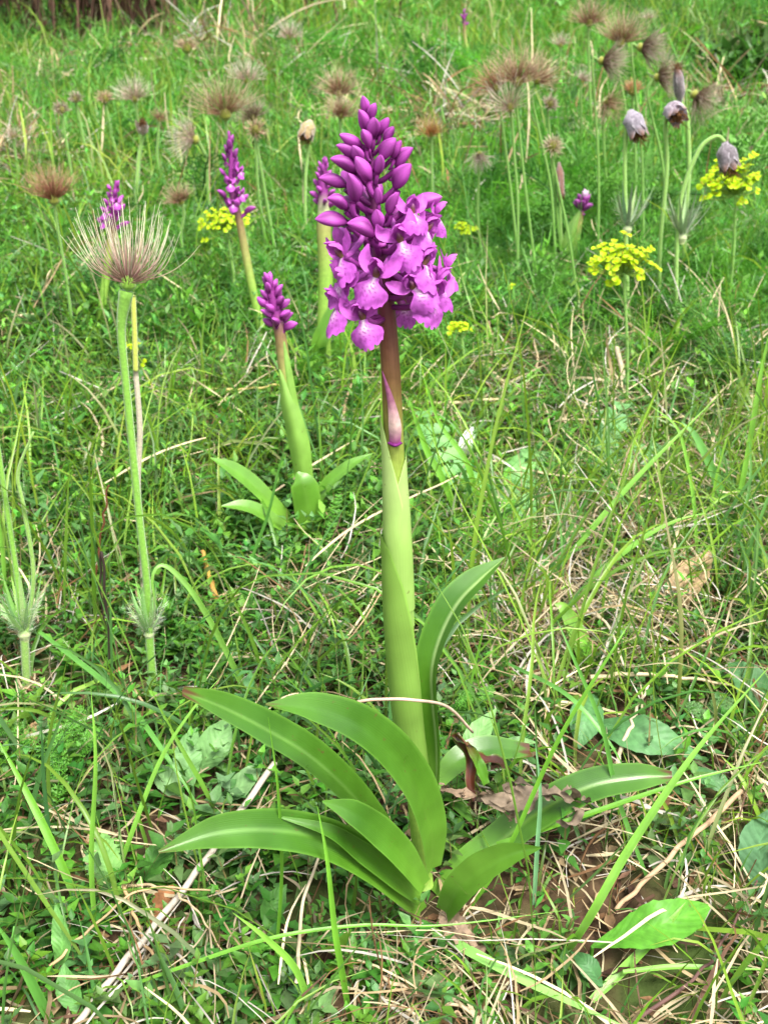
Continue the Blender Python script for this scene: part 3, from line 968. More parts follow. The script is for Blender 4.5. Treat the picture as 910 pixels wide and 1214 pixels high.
def seed_head(root, P, ax, n, L, spread, curl, up, p, rr, cols=(PL_B, PL_M, PL_T), rad=None, core=lin(140, 150, 50), each=False, corer=.11):
    mb = MB()
    ax = norm(ax)
    tube(mb, [P - ax * L * corer * .7, P - ax * L * corer * .2, P + ax * L * corer * .6, P + ax * L * corer], [L * corer * .35, L * corer, L * corer * .8, L * corer * .2], [core * 1.1, core, core * .7], sides=10, n=9)
    c = mb.build('receptacle', M_HAIRSTEM, root)
    curves = plume_points(rr, P, ax, n, L, spread, curl, up)
    r0 = rad or max(.00032, .35 * p)
    if each:
        for cv in curves:
            mb = MB(); fine_tubes(mb, [cv], r0, r0 * .35, *cols, rr, ns=11); mb.build('plume', M_PLUME, root)
    else:
        mb = MB(); fine_tubes(mb, curves, r0, r0 * .45, *cols, rr); mb.build('plume', M_PLUME, root)
    return c


G_ST = lin(134, 172, 84)


def stalk(root, pts, w, c=G_ST, p=None, hair=True, name='stem', c2=None):
    mb = MB()
    tube(mb, pts, np.array(w) * p, np.stack([c, c if c2 is None else c2]), sides=8, n=36)
    o = mb.build(name, M_HAIRSTEM, root)
    if hair:
        rr = np.random.default_rng(5)
        P = catmull(pts, 120); N = 420
        i = rr.integers(0, 120, N); ph = rr.uniform(0, 6.28, N)
        mb = MB()
        blades(mb, P[i], ph, rr.uniform(1.0, 2.0, N), rr.normal(0, .2, N), np.full(N, w[0] * p * 1.25 + .0009), np.full(N, .00016), vary(lin(206, 216, 180), N, .1), S=2, r=rr)
        mb.build('hair', M_PLUME, o)
    return o


def big_seed_head():
    B = ground(182, 815); Y0 = B[1]
    root = thing('pasque_flower', B, 'big pasque seed head in the left foreground, wide open with pale silky plumes', 'seed head', 'pasque flowers gone to seed')
    rr = np.random.default_rng(21)
    a = lambda x, y, d=0.: at(x, y, Y0 + d)
    p = psize(a(160, 500))
    stalk(root, [B, a(178, 765), a(174, 690), a(166, 620), a(158, 540), a(149, 450), a(144, 390), a(150, 345)], [6, 5.4, 4.8, 4.6, 4.6, 4.6, 5, 8.5], lin(122, 172, 64), p=p)
    whorl(root, a(177, 752), np.array([0, 0, 1.]), 18, 70 * p, p, rr, hairs=130, c=lin(132, 176, 92))
    P = a(152, 337)
    seed_head(root, P, (0.13, -.10, 1), 104, 90 * p, 1.28, .06, .85, p, rr, cols=(lin(150, 104, 104), lin(196, 164, 150), lin(236, 232, 206)), rad=.52 * p, each=True,
              core=lin(132, 178, 62), corer=.11)
    guard(100, 235, 225, 350, .60); guard(135, 345, 185, 760, .64, .94); guard(135, 680, 225, 800, .64, .96)
    # a second, paler stalk leaning behind the first one
    B2 = ground(170, 720)
    r2 = thing('pasque_flower', B2, 'thin pasque stalk, yellow green above, bleached white below, behind the big seed head', 'stalk', 'pasque flowers gone to seed')
    b = lambda x, y: at(x, y, B2[1])
    stalk(r2, [b(158, 350), b(160, 400), b(161, 440)], [3, 3, 3], lin(180, 190, 84), psize(b(160, 500)), hair=False, name='green_stem')
    stalk(r2, [b(161, 440), b(166, 510), b(164, 575), b(168, 660), B2], [3, 3.4, 3, 2.5, 2.5], lin(190, 180, 156), psize(b(160, 500)), hair=False, name='bleached_stem')
    # collar at the left edge
    B3 = ground(32, 812)
    r3 = thing('pasque_flower', B3, 'silky grey green pasque collar at the left edge with two bare stems rising from it', 'plant', 'pasque flowers gone to seed')
    c = lambda x, y: at(x, y, B3[1])
    p3 = psize(c(30, 740))
    stalk(r3, [B3, c(30, 770), c(28, 745)], [5, 5, 5], p=p3)
    whorl(r3, c(29, 752), np.array([-.05, 0, 1.]), 17, 80 * p3, p3, rr, hairs=140, c=lin(132, 176, 92))
    stalk(r3, [c(28, 748), c(20, 680), c(8, 600), c(-4, 520), c(-20, 430)], [3.6, 3.2, 3, 3, 2.6], lin(122, 172, 64), p=p3)
    stalk(r3, [c(32, 748), c(40, 680), c(28, 600), c(22, 560), c(40, 512)], [2.8, 2.6, 2.4, 2, 1.2], p=p3, hair=False)
    guard(0, 660, 70, 790, .66, .85)


big_seed_head()

# more seed heads up the slope: head (px, py), stem foot (px, py), depth Y or None (foot decides), size px, look, label
BROWN = (lin(112, 78, 58), lin(156, 118, 94), lin(204, 178, 152))
RED = (lin(116, 70, 54), lin(160, 108, 86), lin(202, 160, 134))
PALE = (lin(150, 122, 108), lin(196, 172, 156), lin(226, 214, 200))
DARK = (lin(88, 66, 54), lin(130, 106, 88), lin(190, 176, 158))
ORANGE = (lin(150, 96, 48), lin(172, 120, 70), lin(196, 160, 120))
HEADS = [
    # x, y, fx, fy, size, n, spread, ax, cols, label
    (267, 137, 300, 330, 46, 110, 1.35, (-.1, -.2, 1), BROWN, 'large brown pasque seed head fanned out above the slender maroon-tipped orchid'),
    (64, 238, 90, 420, 38, 130, 1.15, (-.05, -.2, 1), RED, 'dense reddish brown pasque seed head near the left edge, above the big pale one'),
    (73, 131, 92, 250, 12, 60, 1.6, (0, -.6, .8), DARK, 'closed dark brown seed knob, left one of the pair at upper left'),
    (90, 118, 118, 235, 11, 60, 1.6, (0, -.6, .8), DARK, 'closed dark brown seed knob, right one of the pair at upper left'),
    (125, 118, 150, 220, 13, 60, 1.5, (0, -.5, .8), BROWN, 'small tawny seed knob right of the two dark knobs'),
    (160, 118, 165, 210, 26, 70, 1.4, (-.1, -.3, 1), PALE, 'pale fluffy seed head between the tawny knob and the white withered flower'),
    (300, 140, 318, 310, 24, 90, 1.5, (-.2, -.5, .9), DARK, 'dark olive brown seed head right of the large brown fan'),
    (303, 155, 330, 320, 16, 60, 1.6, (0, -.9, .3), BROWN, 'small seed head tucked under the dark olive brown one'),
    (232, 166, 250, 280, 34, 70, 1.2, (-1, -.3, .3), PALE, 'pale seed head blown over to the left, beneath the large brown fan'),
    (215, 240, 225, 330, 22, 80, 1.3, (-.3, -.3, 1), BROWN, 'brown seed head right above the tips of the big pale plumes'),
    (402, 112, 408, 260, 30, 100, 1.4, (0, -.3, 1), BROWN, 'brown seed head just left of the tip of the tall spike, upper of two'),
    (404, 138, 412, 280, 24, 100, 1.4, (.1, -.4, 1), BROWN, 'brown seed head just left of the tip of the tall spike, lower of two'),
    (222, 58, 226, 130, 16, 60, 1.4, (0, -.2, 1), BROWN, 'small brown seed head far up the slope on the left'),
    (342, 45, 345, 110, 20, 60, 1.5, (0, -.2, 1), PALE, 'whitish pink seed head far up the slope left of centre'),
    (292, 96, 296, 190, 24, 70, 1.4, (.1, -.2, 1), PALE, 'pinkish pale seed head behind the large brown fan'),
    (16, 162, 24, 250, 14, 50, 1.6, (0, -.6, .8), PALE, 'small pale seed head at the very left edge'),
    (189, 142, 200, 240, 14, 50, 1.5, (.3, -.4, .8), BROWN, 'small brown seed head close right of the white withered flower'),
    (613, 98, 640, 360, 40, 120, 1.35, (0, -.35, 1), BROWN, 'broadest brown seed head in the cluster right of the tall spike'),
    (588, 105, 618, 350, 32, 80, 1.4, (-.5, -.4, .9), RED, 'reddish seed head on the left side of the cluster right of the tall spike'),
    (636, 96, 660, 350, 30, 80, 1.4, (.5, -.4, .9), BROWN, 'brown seed head on the right side of the cluster right of the tall spike'),
    (604, 128, 612, 360, 34, 70, 1.3, (-.3, -.6, .6), PALE, 'pale ragged seed head hanging lowest in the cluster right of the tall spike'),
    (651, 124, 668, 330, 13, 70, 1.7, (.3, -.6, .5), DARK, 'closed dark knob under the right side of the brown cluster'),
    (655, 174, 690, 400, 15, 90, 1.9, (.2, -.7, .6), (lin(110, 90, 66), lin(170, 148, 116), lin(206, 192, 164)), 'closed straw coloured knob hanging below the brown cluster'),
    (511, 160, 508, 330, 20, 80, 1.4, (-.1, -.4, 1), ORANGE, 'orange brown seed head right beside the top of the tall spike'),
    (568, 182, 575, 340, 20, 60, 1.2, (0, -.5, -.8), PALE, 'drooping pale seed head low between the orange brown one and the cluster'),
    (698, 28, 704, 200, 28, 90, 1.5, (0, -.2, 1), BROWN, 'brown seed head at the top edge on a long straight stem, right of centre'),
    (735, 52, 742, 220, 36, 110, 1.3, (.1, -.2, 1), BROWN, 'large mauve brown seed head near the top edge, above the two dark tufts'),
    (712, 72, 708, 330, 30, 120, 1.0, (1, -.4, -.1), DARK, 'dark tuft swept to the right on a hooked green stem'),
    (758, 56, 762, 330, 30, 120, 1.0, (1, -.4, -.1), DARK, 'dark silvery tuft swept to the right, uppermost of the swept ones'),
    (778, 92, 790, 310, 30, 110, 1.2, (.9, -.3, .2), DARK, 'dark brown tuft behind the tall wilted grey flower'),
    (822, 112, 806, 300, 34, 100, 1.1, (.7, -.3, -.5), DARK, 'brown seed head drooping to the right at the far right of the group'),
    (664, 54, 662, 140, 16, 50, 1.4, (0, -.2, 1), PALE, 'little pink seed head on a yellow green stem far up the slope'),
    (690, 97, 688, 210, 15, 50, 1.2, (.3, -.2, .9), PALE, 'small seed head with a bright yellow green heart, left of the hooked stem'),
    (718, 122, 722, 260, 24, 80, 1.3, (.3, -.5, -.2), BROWN, 'brown seed head hanging under the hooked stem'),
    (750, 108, 752, 260, 16, 70, 1.4, (-.1, -.4, 1), ORANGE, 'orange withered seed head above the left grey flower'),
    (768, 22, 770, 120, 12, 40, 1.5, (0, -.2, 1), PALE, 'faint pale seed head at the top edge above the dark silvery tuft'),
]
for i, (x, y, fx, fy, sz, n, spread, axd, cols, label) in enumerate(HEADS):
    if sz >= 17: sz *= 1.05; n = int(n * 1.7)
    rr = np.random.default_rng(300 + i)
    B = ground(fx, fy)
    root = thing('pasque_flower', B, label, 'seed head', 'pasque flowers gone to seed')
    a = lambda xx, yy: at(xx, yy, B[1])
    P = a(x, y); p = psize(P)
    ax = norm(axd)
    foot = P - ax * sz * p * .09
    mid = .5 * (foot + B) + np.array([rr.normal(0, .004), 0, 0])
    up = foot + np.array([-(ax[0]) * sz * p * .25, 0, -sz * p * (.5 if ax[2] > .2 else -.0)])
    stalk(root, [B, mid, .35 * mid + .65 * up, up, foot], [1.8, 1.7, 1.6, 1.6, 1.9], lin(106, 154, 60), p, hair=False, c2=lin(112, 146, 70))
    closed = sz < 17 and n >= 55
    seed_head(root, P, ax, n, sz * p * (1.15 if not closed else 1.0), spread, .16 if not closed else .05, .10 if ax[2] > .3 else -.03, p, rr, cols,
              rad=.23 * p * (2.6 if closed else 1), core=lin(136, 140, 52), corer=.15 if not closed else .45)
    guard(x - sz * .6, y - sz * .9, x + sz * .6, y + sz * .4, B[1], .9)


def wilted(root, P, ax, L, W, c, rr, n=6, openness=.5):
    """nodding withered flower: six felted sepals closing round a tawny middle"""
    ax = norm(ax)
    t1 = norm(np.cross(ax, [.2, .9, .3])); t2 = np.cross(ax, t1)
    for i in range(n):
        ph = i * 2 * np.pi / n + rr.uniform(-.2, .2)
        o = t1 * math.cos(ph) + t2 * math.sin(ph)
        q = rr.uniform(.8, 1.15)
        pts = [P + o * W * .06, P + ax * L * .3 + o * W * .42, P + ax * L * .68 + o * W * .46 * q, P + ax * L * rr.uniform(.9, 1.06) + o * W * openness * q]
        mb = MB()
        loft(mb, pts, np.array([.3, .62, .60, .10]) * W, tuple(o), np.stack([c * 1.1, c, c * .9, lin(120, 82, 62)]) * math.exp(rr.normal(0, .12)), fold=-.05, cup=-.4, ns=14, na=9, wave=.22, seed=i + 50, edge=lin(206, 198, 206), rag=.1)
        mb.build('sepal', M_FELT, root)
    mb = MB()
    N = 50; cv = [(P + ax * L * .35, P + ax * L * .6 + rr.normal(0, W * .1, 3), P + ax * L * .85 + rr.normal(0, W * .16, 3), P + ax * L * 1.02 + rr.normal(0, W * .22, 3)) for _ in range(N)]
    fine_tubes(mb, cv, W * .02, W * .015, lin(150, 120, 60), lin(172, 128, 62), lin(120, 84, 50), rr, ns=5)
    mb.build('stamen_tuft', M_PLUME, root)


def wilted_flower(pts, foot, ax, L, W, c, label, collar=None, openness=.5, w=2.6):
    B = ground(*foot)
    root = thing('pasque_flower', B, label, 'wilted flower', 'wilted pasque flowers')
    a = lambda xx, yy: at(xx, yy, B[1])
    rr = np.random.default_rng(int(pts[-1][0]))
    p = psize(a(*pts[-1]))
    stalk(root, [B] + [a(*q) for q in pts], [w + .4] + [w] * len(pts), lin(136, 176, 88), p, hair=False)
    wilted(root, a(*pts[-1]), ax, L * p, W * p, c, rr, openness=openness)
    if collar:
        whorl(root, a(*collar), np.array([0, 0, 1.]), 14, 62 * p, p, rr, hairs=70, c=lin(124, 146, 104))
    for (x, y) in pts[-1:]:
        guard(x - 25, y - 15, x + 25, y + L + 8, B[1])
    for (x, y) in pts[:-1]:
        guard(x - 8, y - 30, x + 8, y + 45, B[1], .85)
    return root


GV = lin(146, 138, 150)
wilted_flower([(742, 300), (740, 200), (742, 150), (746, 130)], (744, 395), (.35, -.25, -1), 35, 26, GV, 'nodding wilted grey violet flower, leftmost of the three grey ones', collar=(743, 272))
wilted_flower([(782, 290), (790, 200), (788, 150), (793, 124)], (780, 380), (.25, -.75, -.6), 28, 26, lin(150, 136, 148), 'wilted flower showing a violet rim and tawny middle, between the two nodding grey ones', openness=.5)
wilted_flower([(802, 290), (808, 230), (828, 178), (848, 162), (858, 168)], (800, 400), (.25, -.2, -1), 36, 26, lin(120, 112, 118), 'wilted dark grey flower bowed over on an arched stem in front of yellow spurge', collar=(808, 282))
wilted_flower([(812, 260), (816, 200), (814, 140), (806, 122)], (808, 350), (-.25, -.2, 1), 42, 15, lin(146, 134, 138), 'long closed silvery withered flower standing upright above the grey violet ones', openness=.2)
wilted_flower([(163, 210), (165, 185), (170, 160)], (160, 260), (.1, -.5, .8), 17, 15, lin(150, 132, 118), 'white and brown withered flower on a short pale stem at upper left', w=2.2)
wilted_flower([(362, 215), (364, 190), (368, 142)], (362, 300), (-.3, -.4, -1), 26, 20, lin(168, 150, 110), 'drooping straw coloured withered flower left of the tall spike, streaked with cream', w=1.8)
wilted_flower([(664, 260), (663, 230), (662, 192)], (668, 330), (.1, -.2, -1), 42, 11, lin(140, 104, 92), 'thin brown withered flower hanging by a green stem under the straw coloured knob', w=1.5)

# ------------------------------------------------------------------ cypress spurge
YB = lin(176, 204, 18); YB2 = lin(140, 186, 40)


def spurge_cup(i):
    """a pair of rounded yellow bracts with a bumpy middle, about 1 unit wide, facing +X"""
    rr = np.random.default_rng(600 + i)
    mb = MB()
    for s in (-1, 1):
        loft(mb, [(0, 0, 0), (.06, s * .25, 0), (.10, s * .5, .03), (.02, s * .72, .05)], [.3, .82, .8, .25], (1, 0, 0), np.stack([YB2, YB, YB * 1.05]), fold=.1, cup=.2, ns=7, na=7, wave=.05, seed=i)
    for k in range(4):
        q = rr.normal(0, .10, 3) + [.12, 0, 0]
        tube(mb, [q, q + [.10, 0, 0]], [.09, .06], lin(186, 180, 40), sides=5, n=3)
    return mb.mesh('bract', M_YELLOW)


CUPS = [spurge_cup(i) for i in range(3)]


def spurge(cup_px, foot, label, size=13, ex=None, n=26, box=None):
    """cup_px: (px, py) of the umbel's middle; box: half sizes of the umbel in px"""
    B = ground(*foot); rr = np.random.default_rng(int(cup_px[0] * 3 + cup_px[1]))
    root = thing('cypress_spurge', B, label, 'spurge', 'yellow spurge in flower')
    a = lambda xx, yy, d=0.: at(xx, yy, B[1] + d)
    cx, cy = cup_px; bx, by = box
    p = psize(a(cx, cy))
    hub = a(cx + (.1 * bx), cy + by * 1.05)
    gs = lin(118, 160, 72)
    stalk(root, [B, .5 * (B + hub) + [.002, 0, 0], hub], [2.2, 2, 2], gs, p, hair=False)
    pts = []
    for i in range(n):
        t = (i + .5) / n
        r_ = math.sqrt(t); ph = i * 2.39996
        x = cx + bx * r_ * math.cos(ph) + rr.normal(0, 2)
        y = cy + by * (.72 * r_ * math.sin(ph) * .9 + .35 * r_ * r_) + rr.normal(0, .26 * by)
        d = -bx * p * .5 * math.sin(ph) * r_ + 0
        pts.append((a(x, y, d * .8), r_))
    for e in (ex or ()):
        pts.append((a(e[0], e[1], -.006), 1.0))
    ray_mb = MB()
    for P, r_ in pts:
        q = .5 * (hub + P) + np.array([0, 0, -.1 * np.linalg.norm(P - hub)])
        tube(ray_mb, [hub, q, P], [.7 * p, .6 * p, .6 * p], [gs, lin(170, 190, 70)], sides=4, n=6, cap=False)
        out = norm(P - hub + np.array([0, -.25, .6]) * np.linalg.norm(P - hub))
        d = norm(out + np.array([0, -.5, .35]) + rr.normal(0, .25, 3))
        s = size * p * rr.uniform(.8, 1.15)
        place('bract', CUPS[rr.integers(3)], root, Matrix.Translation(Vector(P)) @ frame(d, rr.uniform(0, 3.1)) @ Matrix.Diagonal((s, s, s, 1)))
    ray_mb.build('ray', M_HERB, root)
    mb = MB()
    N = 46
    t = rr.uniform(.12, 1.0, N) ** .8
    base = B[None] * (1 - t[:, None]) + hub[None] * t[:, None]
    az = np.arange(N) * 2.4
    blades(mb, base, az, rr.uniform(.9, 1.4, N), rr.normal(0, .25, N), size * p * rr.uniform(1.2, 2.2, N), np.full(N, 2.2 * p), vary(lin(104, 150, 72), N), S=3, r=rr)
    mb.build('foliage', M_HERB, root)
    guard(cx - bx, cy - by, cx + bx, cy + by * 1.3, B[1])


spurge((735, 300), (742, 505), 'yellow spurge umbel in the middle right, with two low outlying flowers', 10, [(724, 334), (728, 336), (700, 312), (706, 322), (775, 316), (778, 318), (762, 300), (770, 296)], 46, (35, 22))
spurge((868, 204), (862, 372), 'yellow spurge with a wide loose umbel behind the bowed grey flower', 10.5, [(832, 218), (836, 235), (848, 230), (876, 238), (880, 240), (892, 185), (840, 212), (852, 222)], 44, (32, 26))
spurge((266, 255), (280, 372), 'yellow spurge low behind the slender maroon-tipped orchid', 8, [(240, 270), (243, 285)], 40, (28, 15))
spurge((545, 386), (548, 470), 'little yellow spurge right below the flowers of the tall spike', 7.5, [(533, 392)], 16, (12, 6))
spurge((551, 268), (553, 345), 'tiny yellow spurge cluster right of the middle of the tall spike', 7, (), 13, (11, 7))
spurge((158, 408), (160, 500), 'sparse yellow green spurge tucked behind the stalk of the big seed head', 7, [(170, 430), (180, 456)], 6, (8, 6))
spurge((606, 340), (612, 395), 'single yellow spurge flower low in the dark herbs left of the big umbel', 8, (), 2, (4, 2))

# ------------------------------------------------------------------ single grass blades, straws, sticks and leaves one can point at
def over(px, py, h):
    """the point seen at (px, py) that lies h metres above the hillside"""
    r = ray(px, py); lo, t = .15, .15
    while t < 30:
        p = CAMP + r * t
        if p[2] < gz(p[0], p[1]) + h:
            break
        t += .003
    return p


CG1, CG2, CG3 = lin(98, 152, 44), lin(114, 166, 60), lin(84, 138, 56)


def pts3(pts, base=None):
    """(px, py, height in cm) or, with a foot pixel, upright in the foot's own plane (px, py, cm towards the back)"""
    if base is None:
        return np.array([over(x, y, h * .01) for x, y, h in pts])
    B = ground(*base)
    return np.array([B] + [at(x, y, B[1] + d * .01) for x, y, d in pts])


def grass_blade(pts, w, label, c=CG1, base=None, hint=(0, -.6, .8), fold=.35, name='grass_blade', cat='grass blade', mat=None, group='long grass blades', tw=0.3):
    P = pts3(pts, base)
    p = psize(P[len(P) // 2])
    mb = MB()
    W = np.array([.7, 1, 1, .85, .5, .06]) * w * .8 * p
    loft(mb, P, W, hint, np.stack([c * .9, c, c * 1.12]), fold=fold, ns=34, na=5, twist=tw, edge=c * 1.25)
    tag(mb.build(name, mat or M_LEAF), label, cat, group)


grass_blade([(62, 1000, 1), (30, 935, 2), (-6, 870, 3)], 13, 'wide bright green blade leaning out of the left edge', CG1, (103, 1096))
grass_blade([(512, 1103, .6), (560, 1130, 1.6), (640, 1172, 2.2), (750, 1222, 2.5)], 17, 'flat bluish green blade running from the orchid foot to the bottom edge', lin(128, 180, 90))
grass_blade([(700, 1085, -1), (740, 1015, -.5), (789, 940, 0), (836, 876, .5), (916, 785, 1)], 13, 'broad fresh blade rising steeply to the right edge past the brown-tipped orchid leaf', CG2, (668, 1140))
grass_blade([(560, 1012, 1), (600, 998, 3), (709, 961, 5), (817, 925, 6), (905, 903, 6.5)], 9, 'thin arched blade crossing over the crumpled dead leaf', CG1)
grass_blade([(600, 786, 3), (671, 824, 4), (718, 876, 3), (742, 915, 1)], 8, 'thin blade arching down toward the grey green oval leaves', CG3)
grass_blade([(732, 947, 1), (713, 862, .5), (680, 782, 0), (660, 735, .5)], 8, 'straight dark blade passing in front of the brown leaf tip on the right', CG3, (768, 1054))
grass_blade([(740, 1148, 1), (789, 1098, 1.5), (812, 1070, 2)], 15, 'short broad blade lying across the bright oval leaf', CG2, (700, 1192))
grass_blade([(738, 1152, 1.2), (800, 1146, 1.4), (860, 1148, 1.2), (918, 1150, 1)], 8, 'level pale blade under the bright oval leaf at lower right', CG2)
grass_blade([(100, 1188, .8), (240, 1138, 3), (331, 1110, 4.2), (430, 1097, 4.5), (526, 1097, 4.2), (680, 1078, 3)], 6, 'long thin blade bowed across the bottom in front of the orchid leaves', CG1)
grass_blade([(405, 1150, -.5), (397, 1103, -.5), (388, 1020, 0), (376, 955, .6)], 10, 'upright narrow blade in front of the lowest orchid leaf', CG1, (416, 1216))
grass_blade([(352, 1152, -.5), (315, 1112, -.8), (276, 1082, -1)], 11, 'curved blade springing from the bottom edge toward the left', CG2, (372, 1216))
grass_blade([(334, 1040, -1), (330, 940, -2), (318, 850, -2)], 6, 'straight upright blade crossing the two left orchid leaves', CG1, (326, 1154))
grass_blade([(47, 749, 4), (142, 825, 3.5), (203, 905, 2.5), (246, 975, .5)], 9, 'mid green blade sloping down from the left collar to the orchid leaf', CG3)
grass_blade([(156, 990, .5), (189, 905, 1.5), (226, 845, 2), (264, 800, 2.5)], 8, 'slender blade leaning right toward the browned leaf tip', CG2, (132, 1068))
grass_blade([(109, 1019, 0), (114, 905, 0), (108, 815, .5)], 9, 'straight upright blade under the left stalk', CG2, (114, 1114))
grass_blade([(288, 815, 0), (262, 760, 0), (228, 702, 0), (196, 671, 0), (181, 684, -.4), (186, 722, -.5)], 9, 'blade bent over like a hook beside the silky collar', lin(104, 150, 58), (300, 850))
grass_blade([(885, 540, 0), (900, 450, 0), (912, 390, 0)], 8, 'tall bright blade near the right edge', CG2, (866, 640))
grass_blade([(822, 600, 0), (812, 540, 0), (800, 505, 0), (770, 480, 0)], 6, 'bent thin blade left of the tall right edge blade', CG2, (826, 680))
grass_blade([(850, 575, .5), (825, 520, 1), (808, 500, 1.5)], 15, 'broad drooping dark blade behind the tall right edge blade', CG3, (872, 640))
grass_blade([(690, 640, 0), (742, 580, .5), (790, 530, 1), (850, 470, 2)], 9, 'long blade leaning right in the middle of the right slope', CG2, (640, 700))
grass_blade([(700, 690, 0), (760, 640, 0), (800, 618, 0), (836, 608, 0)], 9, 'pale blade arching to the right above the tan dead leaf', CG2, (682, 735))
grass_blade([(525, 570, 0), (508, 540, 0), (495, 505, 0), (484, 470, 0)], 11, 'broad blade leaning against the orchid sheath from the right', CG1, (552, 640))
grass_blade([(560, 570, 0), (548, 540, 0), (520, 500, 0), (500, 440, 0)], 9, 'second blade leaning left behind the orchid stem', CG1, (576, 640))
grass_blade([(300, 660, .5), (318, 610, 0), (330, 560, -.5), (341, 520, -1)], 6, 'dark slim blade crossing in front of the small budded orchid', CG3, (290, 700))
grass_blade([(600, 1010, 0), (660, 880, 0), (720, 780, 0), (745, 740, .5)], 7, 'long straight blade slanting up from the orchid foot behind the crumpled leaf', CG1, (552, 1090), tw=.1)
grass_blade([(4, 660, 0), (-2, 600, 0), (-4, 540, 0)], 6, 'blade hugging the left edge above the silky collar', CG2, (12, 760))
grass_blade([(46, 1180, 0), (20, 1130, 0), (-8, 1090, 0)], 16, 'broad dark blade in the bottom left corner', CG3, (66, 1222))
grass_blade([(636, 1010, 0), (640, 940, 0), (634, 880, .5)], 7, 'bluish blade standing right of the short right orchid leaf', lin(110, 160, 110), (632, 1080))

guard(640, 700, 710, 800, .60, .8)
# cut-off broad blade
grass_blade([(696, 782, 0), (684, 752, .5), (668, 722, 1), (657, 716, 1.2)], 30, 'short broad upright blade with a blunt tip, alone in the straw', lin(116, 164, 56), (704, 800), fold=.3, group='stray orchid leaves', name='stray_blade')


def straw(pts, w, label, c=C_STRAW, base=None, name='straw', cat='straw', group='dry straws', w1=.5):
    P = pts3(pts, base)
    p = psize(P[len(P) // 2])
    mb = MB()
    rr = np.random.default_rng(int(abs(pts[0][0]) * 7 + pts[0][1]))
    P = catmull(P, 16) + rr.normal(0, .0005, (16, 3))
    tube(mb, P, np.linspace(1, w1, 16) * w * .5 * p, np.stack([c * .9, c, c * 1.08]), sides=6, n=46)
    tag(mb.build(name, M_STRAW), label, cat, group)


straw([(326, 905, 2.5), (250, 1008, 2.2), (170, 1112, 1.8), (84, 1222, 1.2)], 9, 'long pale grey stick slanting across the lower left', lin(196, 184, 168), name='stick', cat='stick', w1=.9)
straw([(876, 938, 2.2), (825, 985, 2), (770, 1040, 1.6), (730, 1078, .8)], 7, 'tan stick lying aslant right of the orchid leaves', lin(190, 160, 128), name='stick', cat='stick', w1=.8)
straw([(750, 1212, 1), (822, 1160, 1.4), (865, 1100, 1.5), (900, 1038, 1.2)], 5, 'thin purple brown twig bending up the lower right corner', lin(112, 84, 78), name='twig', cat='twig')
BY = at(505, 900, B_MAIN[1] - .022)[1]
mbw = MB()
Pw = np.array([at(390, 846, BY), at(425, 832, BY), at(456, 829, BY), at(490, 830, BY), at(530, 838, BY + .02), at(560, 868, BY + .05)])
tube(mbw, Pw, .0007, np.stack([lin(190, 160, 140), lin(206, 180, 160)]), sides=6, n=40)
tag(mbw.build('straw', M_STRAW), 'thin bowed straw crossing in front of the tall orchid sheath', 'straw', 'dry straws')
straw([(354, 1164, 1.5), (357, 1080, 4.5), (380, 1010, 5.2), (396, 972, 5.5)], 5, 'whitish straw standing bent in front of the lowest orchid leaf', lin(206, 190, 160))
straw([(417, 1146, 1), (503, 1178, 1.2), (590, 1216, 1)], 6, 'thick dry straw pointing down to the bottom edge below the orchid', lin(206, 184, 150))
straw([(430, 1160, .8), (520, 1190, .9), (560, 1216, .7)], 5, 'second dry straw beside the thick one below the orchid', lin(190, 160, 128))
straw([(700, 802, 2), (780, 800, 2.2), (868, 812, 1.8)], 6, 'level pale straw under the short blunt blade', lin(206, 188, 152))
straw([(655, 722, 2), (690, 722, 2.5), (720, 742, 2.5), (738, 790, 2)], 5, 'bowed bleached straw around the blunt blade', lin(210, 196, 166))
straw([(802, 630, 3), (789, 700, 2), (775, 752, 1)], 5, 'pale straw standing left of the tan dead leaf', lin(206, 190, 150))
straw([(728, 908, .8), (748, 855, 2), (768, 812, 2.6)], 6, 'pale upright straw between the two grey green oval leaves', lin(206, 190, 160))
straw([(484, 476, 1.5), (530, 478, 2), (592, 473, 2.4)], 6, 'level pale straw just behind the purple stem', lin(206, 192, 150))
straw([(240, 462, 2.5), (290, 461, 2.8), (338, 455, 2.5)], 4, 'yellowish straw behind the small budded orchid', lin(206, 188, 120))
straw([(275, 360, 1), (330, 345, 2), (395, 352, 1)], 3, 'thin straw up the slope between the orchids', lin(190, 178, 130))
straw([(800, 365, 3), (815, 392, 2.5), (828, 420, 1.5), (836, 450, .5)], 7, 'bleached curled straw right of the yellow umbel', lin(222, 208, 180))
straw([(680, 436, 2.5), (716, 440, 2.4), (735, 455, 1)], 6, 'cream straw lying under the yellow umbel', lin(214, 194, 150))
straw([(730, 412, 4), (742, 460, 2), (756, 505, .5)], 7, 'thick bleached stalk leaning beside the yellow umbel stem', lin(190, 176, 150))
straw([(566, 427, 2), (590, 448, 2), (608, 468, 1.5)], 7, 'pale straw pointing down the slope right of the tall stem', lin(206, 188, 150))
straw([(601, 398, 2), (628, 396, 3), (636, 425, 2.5), (630, 460, 1)], 4, 'thin looped straw left of the yellow umbel', lin(196, 176, 140))
straw([(122, 660, 0), (118, 700, .3), (128, 750, .6)], 4, 'dark dead stalk left of the tall pasque stalk', lin(60, 48, 44), (130, 800), name='dead_stalk', cat='stalk')
straw([(112, 690, 0), (122, 620, 0), (129, 575, 0)], 4, 'reddish brown dead stalk leaning by the tall pasque stalk', lin(110, 66, 48), (108, 730), name='dead_stalk', cat='stalk')
straw([(256, 708, 1), (246, 680, 1.5), (240, 655, 2)], 7, 'stubby yellow brown stalk above the hooked blade', lin(180, 140, 72), name='dead_stalk', cat='stalk', w1=.8)
